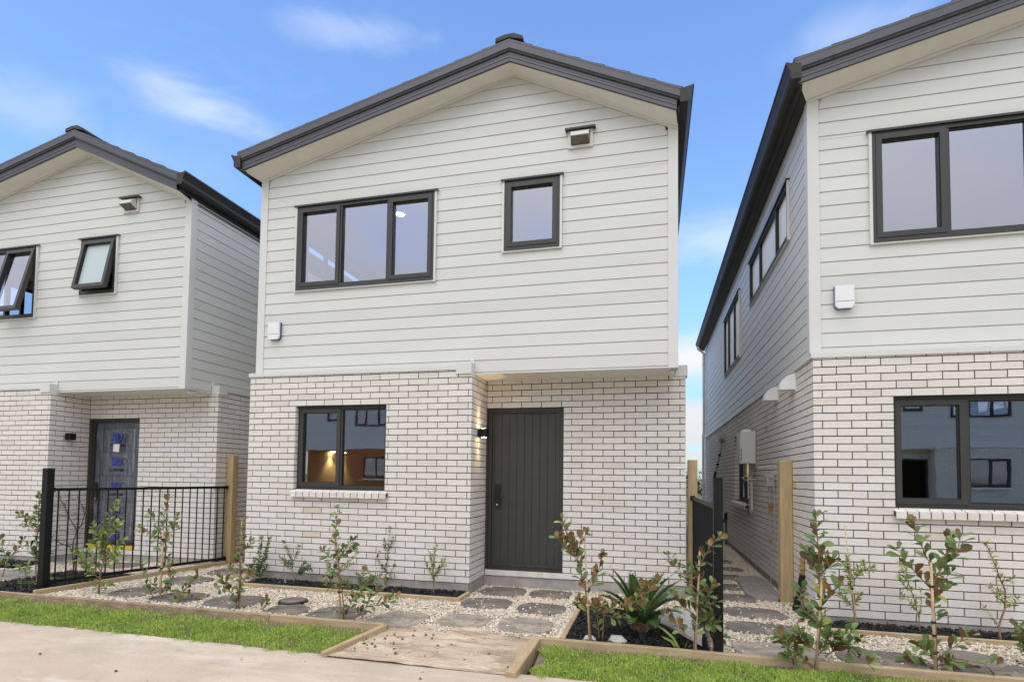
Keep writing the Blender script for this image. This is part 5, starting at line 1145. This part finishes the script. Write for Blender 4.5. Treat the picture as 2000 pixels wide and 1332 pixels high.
# bare little tree behind the left fence
B = oz(143, 1126); bt = empty('bare_tree', (B.x, B.y, 0)); tag(bt, 'leafless dark little tree behind the left black fence', 'tree'); b = MB(); tw = MB()
def bpts(px, d): 
    n = len(px); return [oy(q[0], q[1], B.y+d*k/max(n-1, 1))-Vector((B.x, B.y, 0)) for k, q in enumerate(px)]
limbs = [([(143, 1128), (144, 1105), (141, 1080), (136, 1068)], 0, .012), ([(141, 1080), (143, 1060), (150, 1036), (136, 1012), (122, 982), (112, 960)], .1, .010), ([(136, 1068), (118, 1060), (100, 1050)], -.1, .008), ([(150, 1036), (160, 1024), (165, 1005), (160, 985), (150, 966)], .12, .009), ([(144, 1105), (147, 1080), (150, 1055), (150, 1036)], .05, .010), ([(136, 1012), (131, 1000), (128, 985), (138, 965)], -.1, .005), ([(165, 1005), (175, 995), (186, 985)], .1, .004)]
for px, d, r_ in limbs:
    P_ = bpts(px, d); b.tube(P_, [r_*(1-.65*k/(len(P_)-1)) for k in range(len(P_))], 6)
    for k in range(9):
        i = random.randrange(len(P_)-1); a = P_[i].lerp(P_[i+1], random.random())
        if a.z < .35: continue
        dr = Vector((random.gauss(0, 1), random.gauss(0, .7), random.uniform(-.2, 1))).normalized()*random.uniform(.10, .26); m_ = a+dr*.5+Vector((0, 0, random.uniform(-.03, .01)))
        b.tube([a, m_, a+dr], [.0032, .0024, .0012], 4)
        if random.random() < .6: e2 = m_+Vector((random.gauss(0, 1), random.gauss(0, .6), random.uniform(-.3, .8))).normalized()*random.uniform(.06, .15); b.tube([m_, e2], [.002, .001], 4)
b.build('trunk', M['barkdark'], bt, smooth=True)
# cycad
C0 = oz(1252, 1236); C0.z = .05; cy_ = empty('cycad', (C0.x, C0.y, 0)); tag(cy_, 'dark green cycad with upright feathery fronds in the bark beside the entry', 'cycad'); fr = MB(); ra = MB()
fronds = []
for k in range(15):
    a = -2.6+k*.37+random.uniform(-.12, .12); fronds.append((a, random.uniform(.50, .62), random.uniform(.45, .75)))
fronds = [(-1.15, .50, 1.0), (-.85, .58, .55), (-.55, .52, .9), (-.35, .60, .45), (-.12, .56, .35), (.1, .58, .5), (.3, .55, .35), (.55, .60, .55), (.75, .55, .9), (1.0, .60, .7), (1.2, .5, 1.15), (-1.35, .45, 1.3), (1.45, .52, 1.25), (-.2, .36, 1.4), (.3, .34, 1.45)]
for k, (a, L, sp) in enumerate(fronds):
    yy = random.uniform(-.55, .35) if sp < 1.2 else -.8
    hd = Vector((math.sin(a), yy, 0)); hd.normalize(); pts = []
    for j in range(15):
        t = j/14; el = (1.45-.55*sp)-t*t*.75*sp; 
        pts.append((pts[-1] if pts else Vector((random.gauss(0, .015), random.gauss(0, .015), .06)))+(hd*math.cos(el)+Vector((0, 0, math.sin(el))))*(L/14 if j else 0))
    ra.tube(pts, [.006*(1-.75*j/14) for j in range(15)], 5)
    for j in range(1, 15):
        for h_ in (0, .2, .4, .6, .8):
            if j+h_ > 14: continue
            i0 = j if h_ == 0 else j; p = pts[j-1].lerp(pts[j], h_) if h_ else pts[j]; d = (pts[j]-pts[j-1]).normalized(); t = (j-1+h_)/14
            s = d.cross(hd.cross(Vector((0, 0, 1)))); s = hd.cross(Vector((0, 0, 1))); nrm = s.cross(d).normalized()
            ll = .125*math.sin(math.pi*min(1, .16+t*.86))**.7
            if t < .12: ll *= .45
            for sg in (1, -1):
                dr = (s*sg*.75+d*.85+nrm*.30).normalized(); w = d*.0062; tip = p+dr*ll-Vector((0, 0, .012*t)); mid = p+dr*ll*.5
                fr.face([p-w, p+w, mid+w*.9, mid-w*.9], 0, min(1, max(0, random.gauss(.45+.2*t, .2)))); fr.face([mid-w*.9, mid+w*.9, tip], 0, min(1, max(0, random.gauss(.45+.2*t, .2))))
fr.build('fronds', M['frond'], cy_); ra.build('frond_stalk', M['barkgreen'], cy_, smooth=True)
b = MB(); b.tube([(0, 0, -.04), (0, 0, .03), (0, 0, .09), (0, 0, .11)], [.07, .085, .06, .03], 14)
for k in range(60):
    t = random.uniform(0, 6.28); z = random.uniform(0, .09); b.tube([(.07*math.cos(t), .07*math.sin(t), z), (.105*math.cos(t), .105*math.sin(t), z+.025)], [.012, .004], 4)
b.build('trunk', M['bark'], cy_)
# strap-leaved plant
B = oz(1332, 1272); e = empty('strap_leaf_plant', (B.x, B.y, 0)); tag(e, 'few long green strap leaves left of the black post sapling', 'plant'); b = MB()
for px in ([(1328, 1270), (1315, 1245), (1298, 1230), (1283, 1220)], [(1326, 1270), (1312, 1252), (1300, 1246), (1292, 1242)], [(1336, 1272), (1341, 1255), (1350, 1242), (1358, 1238)], [(1338, 1272), (1345, 1262), (1352, 1258)]):
    P_ = [oy(q[0], q[1], B.y-.01*k)-Vector((B.x, B.y, 0)) for k, q in enumerate(px)]
    for k in range(len(P_)-1):
        w0 = .012*(1-.6*k/len(P_)); w1 = .012*(1-.6*(k+1)/len(P_)) if k < len(P_)-2 else .001; sd = Vector((.55, .3, .55)).normalized()
        for o in (0, -.0012): b.face([P_[k]-sd*w0+Vector((0, o, 0)), P_[k]+sd*w0+Vector((0, o, 0)), P_[k+1]+sd*w1+Vector((0, o, 0)), P_[k+1]-sd*w1+Vector((0, o, 0))], 0, random.uniform(.5, .9))
b.build('leaves', M['leafY'], e)
# fallen petals on the bark
for k in range(5):
    q = oz(random.uniform(548, 566), random.uniform(1134, 1143)); b = MB(); leaf(b, Vector((0, 0, 0)), Vector((random.gauss(0, 1), random.gauss(0, 1), .1)), Vector((0, 0, 1)), .035, .03, 'oval', .5, 0, 0)
    o = b.build('fallen_petal', M['petal']); o.location = (q.x, q.y, .035); tag(o, 'white fallen petal on the black bark below the blossom', 'petal', 'fallen petals')

# ------------------------------------------------------------------ beyond: street behind the camera and the far end of the passage
for k, (x, y, lab) in enumerate(((-7.0, -19.0, 'brick townhouse across the street, reflected in the lower middle window'), (18.8, -18.5, 'brick townhouse across the street, reflected in the lower right window'))):
    h = copy_tree(main, skip=('door', 'interior')); h.location = (x, y, 0); h.rotation_euler = (0, 0, math.pi); tag(h, lab, 'house', 'townhouses across the street')
    if k == 0:
        for c in h.children:
            if c.name.startswith('brick_wall'): c.material_slots[0].link = 'OBJECT'; c.material_slots[0].material = M['orangewall']
g = sheet('verge', -30, 34, -18.6, -9.5, 90, 30, lambda x, y: -.07+1.5*math.exp(-((x+9.5)/3.5)**2-((y+12.5)/1.3)**2), mat('verge_grass', (0.22, 0.24, 0.05), 0.9, var=.3, scale=3))
for k in range(7):
    b = MB(); x = 3.0+k*1.35+random.uniform(-.3, .3); y = 46+random.uniform(-3, 6); hh = random.uniform(1.2, 2.6)
    for j in range(90):
        c = Vector((random.gauss(0, .8), random.gauss(0, .8), abs(random.gauss(.45, .3))*hh)); r_ = random.uniform(.12, .35); d = Vector((random.gauss(0, 1), random.gauss(0, 1), random.gauss(0, 1))).normalized(); s = d.cross(Vector((.3, .2, .9))).normalized()
        b.face([c-d*r_, c+s*r_*.6, c+d*r_, c-s*r_*.6], 0, random.random())
    e = empty('far_shrub', (x, y, -.16)); tag(e, 'tiny dark shrub at the far end of the gap between the houses', 'shrub', 'far shrubs beyond the passage'); b.build('foliage', M['farleaf'], e); t = MB(); t.tube([(0, 0, 0), (0, 0, hh*.6)], .06, 6); t.build('trunk', M['bark'], e)

# ------------------------------------------------------------------ light
SUN_EL, SUN_AZ = R(58), R(188)                # azimuth clockwise from +Y: the sun stands behind the camera
w = bpy.data.worlds.new("World"); sc.world = w; w.use_nodes = True; n = w.node_tree.nodes; l = w.node_tree.links
bg = n['Background']; sky = n.new('ShaderNodeTexSky'); sky.sky_type = 'NISHITA'; sky.sun_disc = False
sky.sun_elevation = SUN_EL; sky.sun_rotation = SUN_AZ; sky.altitude = 0; sky.air_density = 1.0; sky.dust_density = 0.6; sky.ozone_density = 2.2
tc = n.new('ShaderNodeTexCoord'); sep = n.new('ShaderNodeSeparateXYZ'); l.new(tc.outputs['Generated'], sep.inputs[0])
def math_(op, a, b_=None, c=None, clamp=False):
    m_ = n.new('ShaderNodeMath'); m_.operation = op; m_.use_clamp = clamp
    for i_, v in enumerate((a, b_, c)):
        if v is None: continue
        if isinstance(v, (int, float)): m_.inputs[i_].default_value = v
        else: l.new(v, m_.inputs[i_])
    return m_.outputs[0]
zc = math_('MAXIMUM', sep.outputs[2], 0.0); den = math_('ADD', zc, 0.22)
u = math_('DIVIDE', sep.outputs[0], den); v = math_('DIVIDE', sep.outputs[1], den)
cmb = n.new('ShaderNodeCombineXYZ'); l.new(u, cmb.inputs[0]); l.new(v, cmb.inputs[1])
def noise(scale, detail, rough, loc, sc3, dist=0.0):
    mp = n.new('ShaderNodeMapping'); mp.inputs['Location'].default_value = loc; mp.inputs['Scale'].default_value = sc3; mp.inputs['Rotation'].default_value = (0, 0, R(20)); l.new(cmb.outputs[0], mp.inputs[0])
    nz = n.new('ShaderNodeTexNoise'); nz.inputs['Scale'].default_value = scale; nz.inputs['Detail'].default_value = detail; nz.inputs['Roughness'].default_value = rough; nz.inputs['Distortion'].default_value = dist; l.new(mp.outputs[0], nz.inputs[0]); return nz.outputs['Fac']
def rng(x, a, b_, c=0.0, d=1.0):
    m_ = n.new('ShaderNodeMapRange'); m_.interpolation_type = 'SMOOTHSTEP'; l.new(x, m_.inputs[0])
    for i_, q in enumerate((a, b_, c, d)): m_.inputs[1+i_].default_value = q
    return m_.outputs[0]
cir = math_('MULTIPLY', rng(noise(1.1, 8, .62, (3.1, 1.7, 0), (1, 1.5, 1), .6), .53, .80), .5)      # thin high cloud
cum = math_('MULTIPLY', rng(noise(2.2, 9, .55, (0.4, 5.2, 0), (1, 1, 1)), .47, .60), rng(sep.outputs[2], .20, .06))
hz = rng(sep.outputs[2],   .36, .0, 1.0, .46)      # hazier, dimmer band low over the horizon      # low cumulus near the horizon
fdot = math_('ADD', math_('MULTIPLY', sep.outputs[0], -.247), math_('MULTIPLY', sep.outputs[1], .969))
back = math_('MULTIPLY', rng(fdot, .62, .12), rng(noise(.8, 8, .6, (7.3, 2.2, 0), (1, 1, 1), .3), .18, .55))       # broken overcast behind the camera, added at the unseen sides as fill light
def wisp(px, py, wx, wy, amt, seed, tilt=0.0):
    c = ray(px, py).normalized(); t1 = c.cross(Vector((0, 0, 1))).normalized(); t2 = t1.cross(c)
    ca, sa = math.cos(tilt), math.sin(tilt); t1, t2 = t1*ca+t2*sa, t2*ca-t1*sa
    def dotc(vv, k):
        d = n.new('ShaderNodeVectorMath'); d.operation = 'DOT_PRODUCT'; l.new(tc.outputs['Generated'], d.inputs[0]); d.inputs[1].default_value = vv
        return math_('DIVIDE', math_('SUBTRACT', d.outputs['Value'], vv.dot(c)), k)
    a, b_ = dotc(t1, wx), dotc(t2, wy); rr = math_('SQRT', math_('ADD', math_('MULTIPLY', a, a), math_('MULTIPLY', b_, b_)))
    dd = n.new('ShaderNodeVectorMath'); dd.operation = 'DOT_PRODUCT'; l.new(tc.outputs['Generated'], dd.inputs[0]); dd.inputs[1].default_value = c
    nz = n.new('ShaderNodeTexNoise'); nz.inputs['Scale'].default_value = 7; nz.inputs['Detail'].default_value = 7; nz.inputs['Roughness'].default_value = .55; nz.inputs['Distortion'].default_value = .8
    mp = n.new('ShaderNodeMapping'); mp.inputs['Location'].default_value = (seed, seed*.7, 0); mp.inputs['Scale'].default_value = (1, 1, 2.2); l.new(tc.outputs['Generated'], mp.inputs[0]); l.new(mp.outputs[0], nz.inputs[0])
    e_ = math_('ADD', rr, math_('MULTIPLY', math_('SUBTRACT', nz.outputs['Fac'], .5), 1.5))
    return math_('MULTIPLY', math_('MULTIPLY', rng(e_, 1.15, .0), amt), math_('GREATER_THAN', dd.outputs['Value'], 0.0))
wl_ = [wisp(405, 212, .12, .036, .34, 3.3, -.05), wisp(690, 62, .13, .028, .15, 1.1, .1), wisp(1640, 70, .10, .04, .16, 5.2), wisp(1345, 700, .10, .05, .95, 8.1), wisp(1350, 815, .14, .05, .95, 2.6), wisp(1420, 470, .14, .05, .28, 6.4), wisp(40, 210, .10, .05, .14, 9.2)]
cirw = wl_[0]
for q_ in wl_[1:]: cirw = math_('MAXIMUM', cirw, q_)
cir = math_('MAXIMUM', math_('MULTIPLY', cir, .3), cirw)
cov = math_('MAXIMUM', math_('MAXIMUM', cir, math_('MULTIPLY', cum, .9)), math_('MULTIPLY', back, .92))
tint = n.new('ShaderNodeMix'); tint.data_type = 'RGBA'; tint.blend_type = 'MULTIPLY'; tint.inputs[0].default_value = 1; l.new(sky.outputs[0], tint.inputs[6]); tint.inputs[7].default_value = (0.92, 1.06, 1.24, 1)
mix = n.new('ShaderNodeMix'); mix.data_type = 'RGBA'; l.new(cov, mix.inputs[0]); hm = n.new('ShaderNodeVectorMath'); hm.operation = 'SCALE'; l.new(tint.outputs[2], hm.inputs[0]); l.new(hz, hm.inputs['Scale']); l.new(hm.outputs[0], mix.inputs[6]); cb = n.new('ShaderNodeVectorMath'); cb.operation = 'SCALE'; cb.inputs[0].default_value = (3.85, 3.83, 3.82); l.new(rng(sep.outputs[2], .0, .95, .82, 2.1), cb.inputs['Scale']); l.new(cb.outputs[0], mix.inputs[7])      # overcast is brightest overhead
l.new(mix.outputs[2], bg.inputs[0]); bg.inputs[1].default_value = 0.13
sl = bpy.data.lights.new('sun', 'SUN'); sl.energy = 0.45; sl.angle = R(48); sl.color = (1, .92, .82)
so = bpy.data.objects.new('sun', sl); col.objects.link(so)
sd = Vector((math.sin(SUN_AZ)*math.cos(SUN_EL), math.cos(SUN_AZ)*math.cos(SUN_EL), math.sin(SUN_EL)))
so.rotation_euler = sd.to_track_quat('Z', 'Y').to_euler(); so.location = (0, -20, 20)
sc.view_settings.view_transform = 'Standard'; sc.view_settings.look = 'None'; sc.view_settings.gamma = 1; sc.view_settings.exposure = 1.0
sc.render.engine = 'CYCLES'
try:
    sc.cycles.max_bounces = 12; sc.cycles.diffuse_bounces = 10; sc.cycles.transparent_max_bounces = 12; sc.cycles.use_denoising = True
except Exception: pass
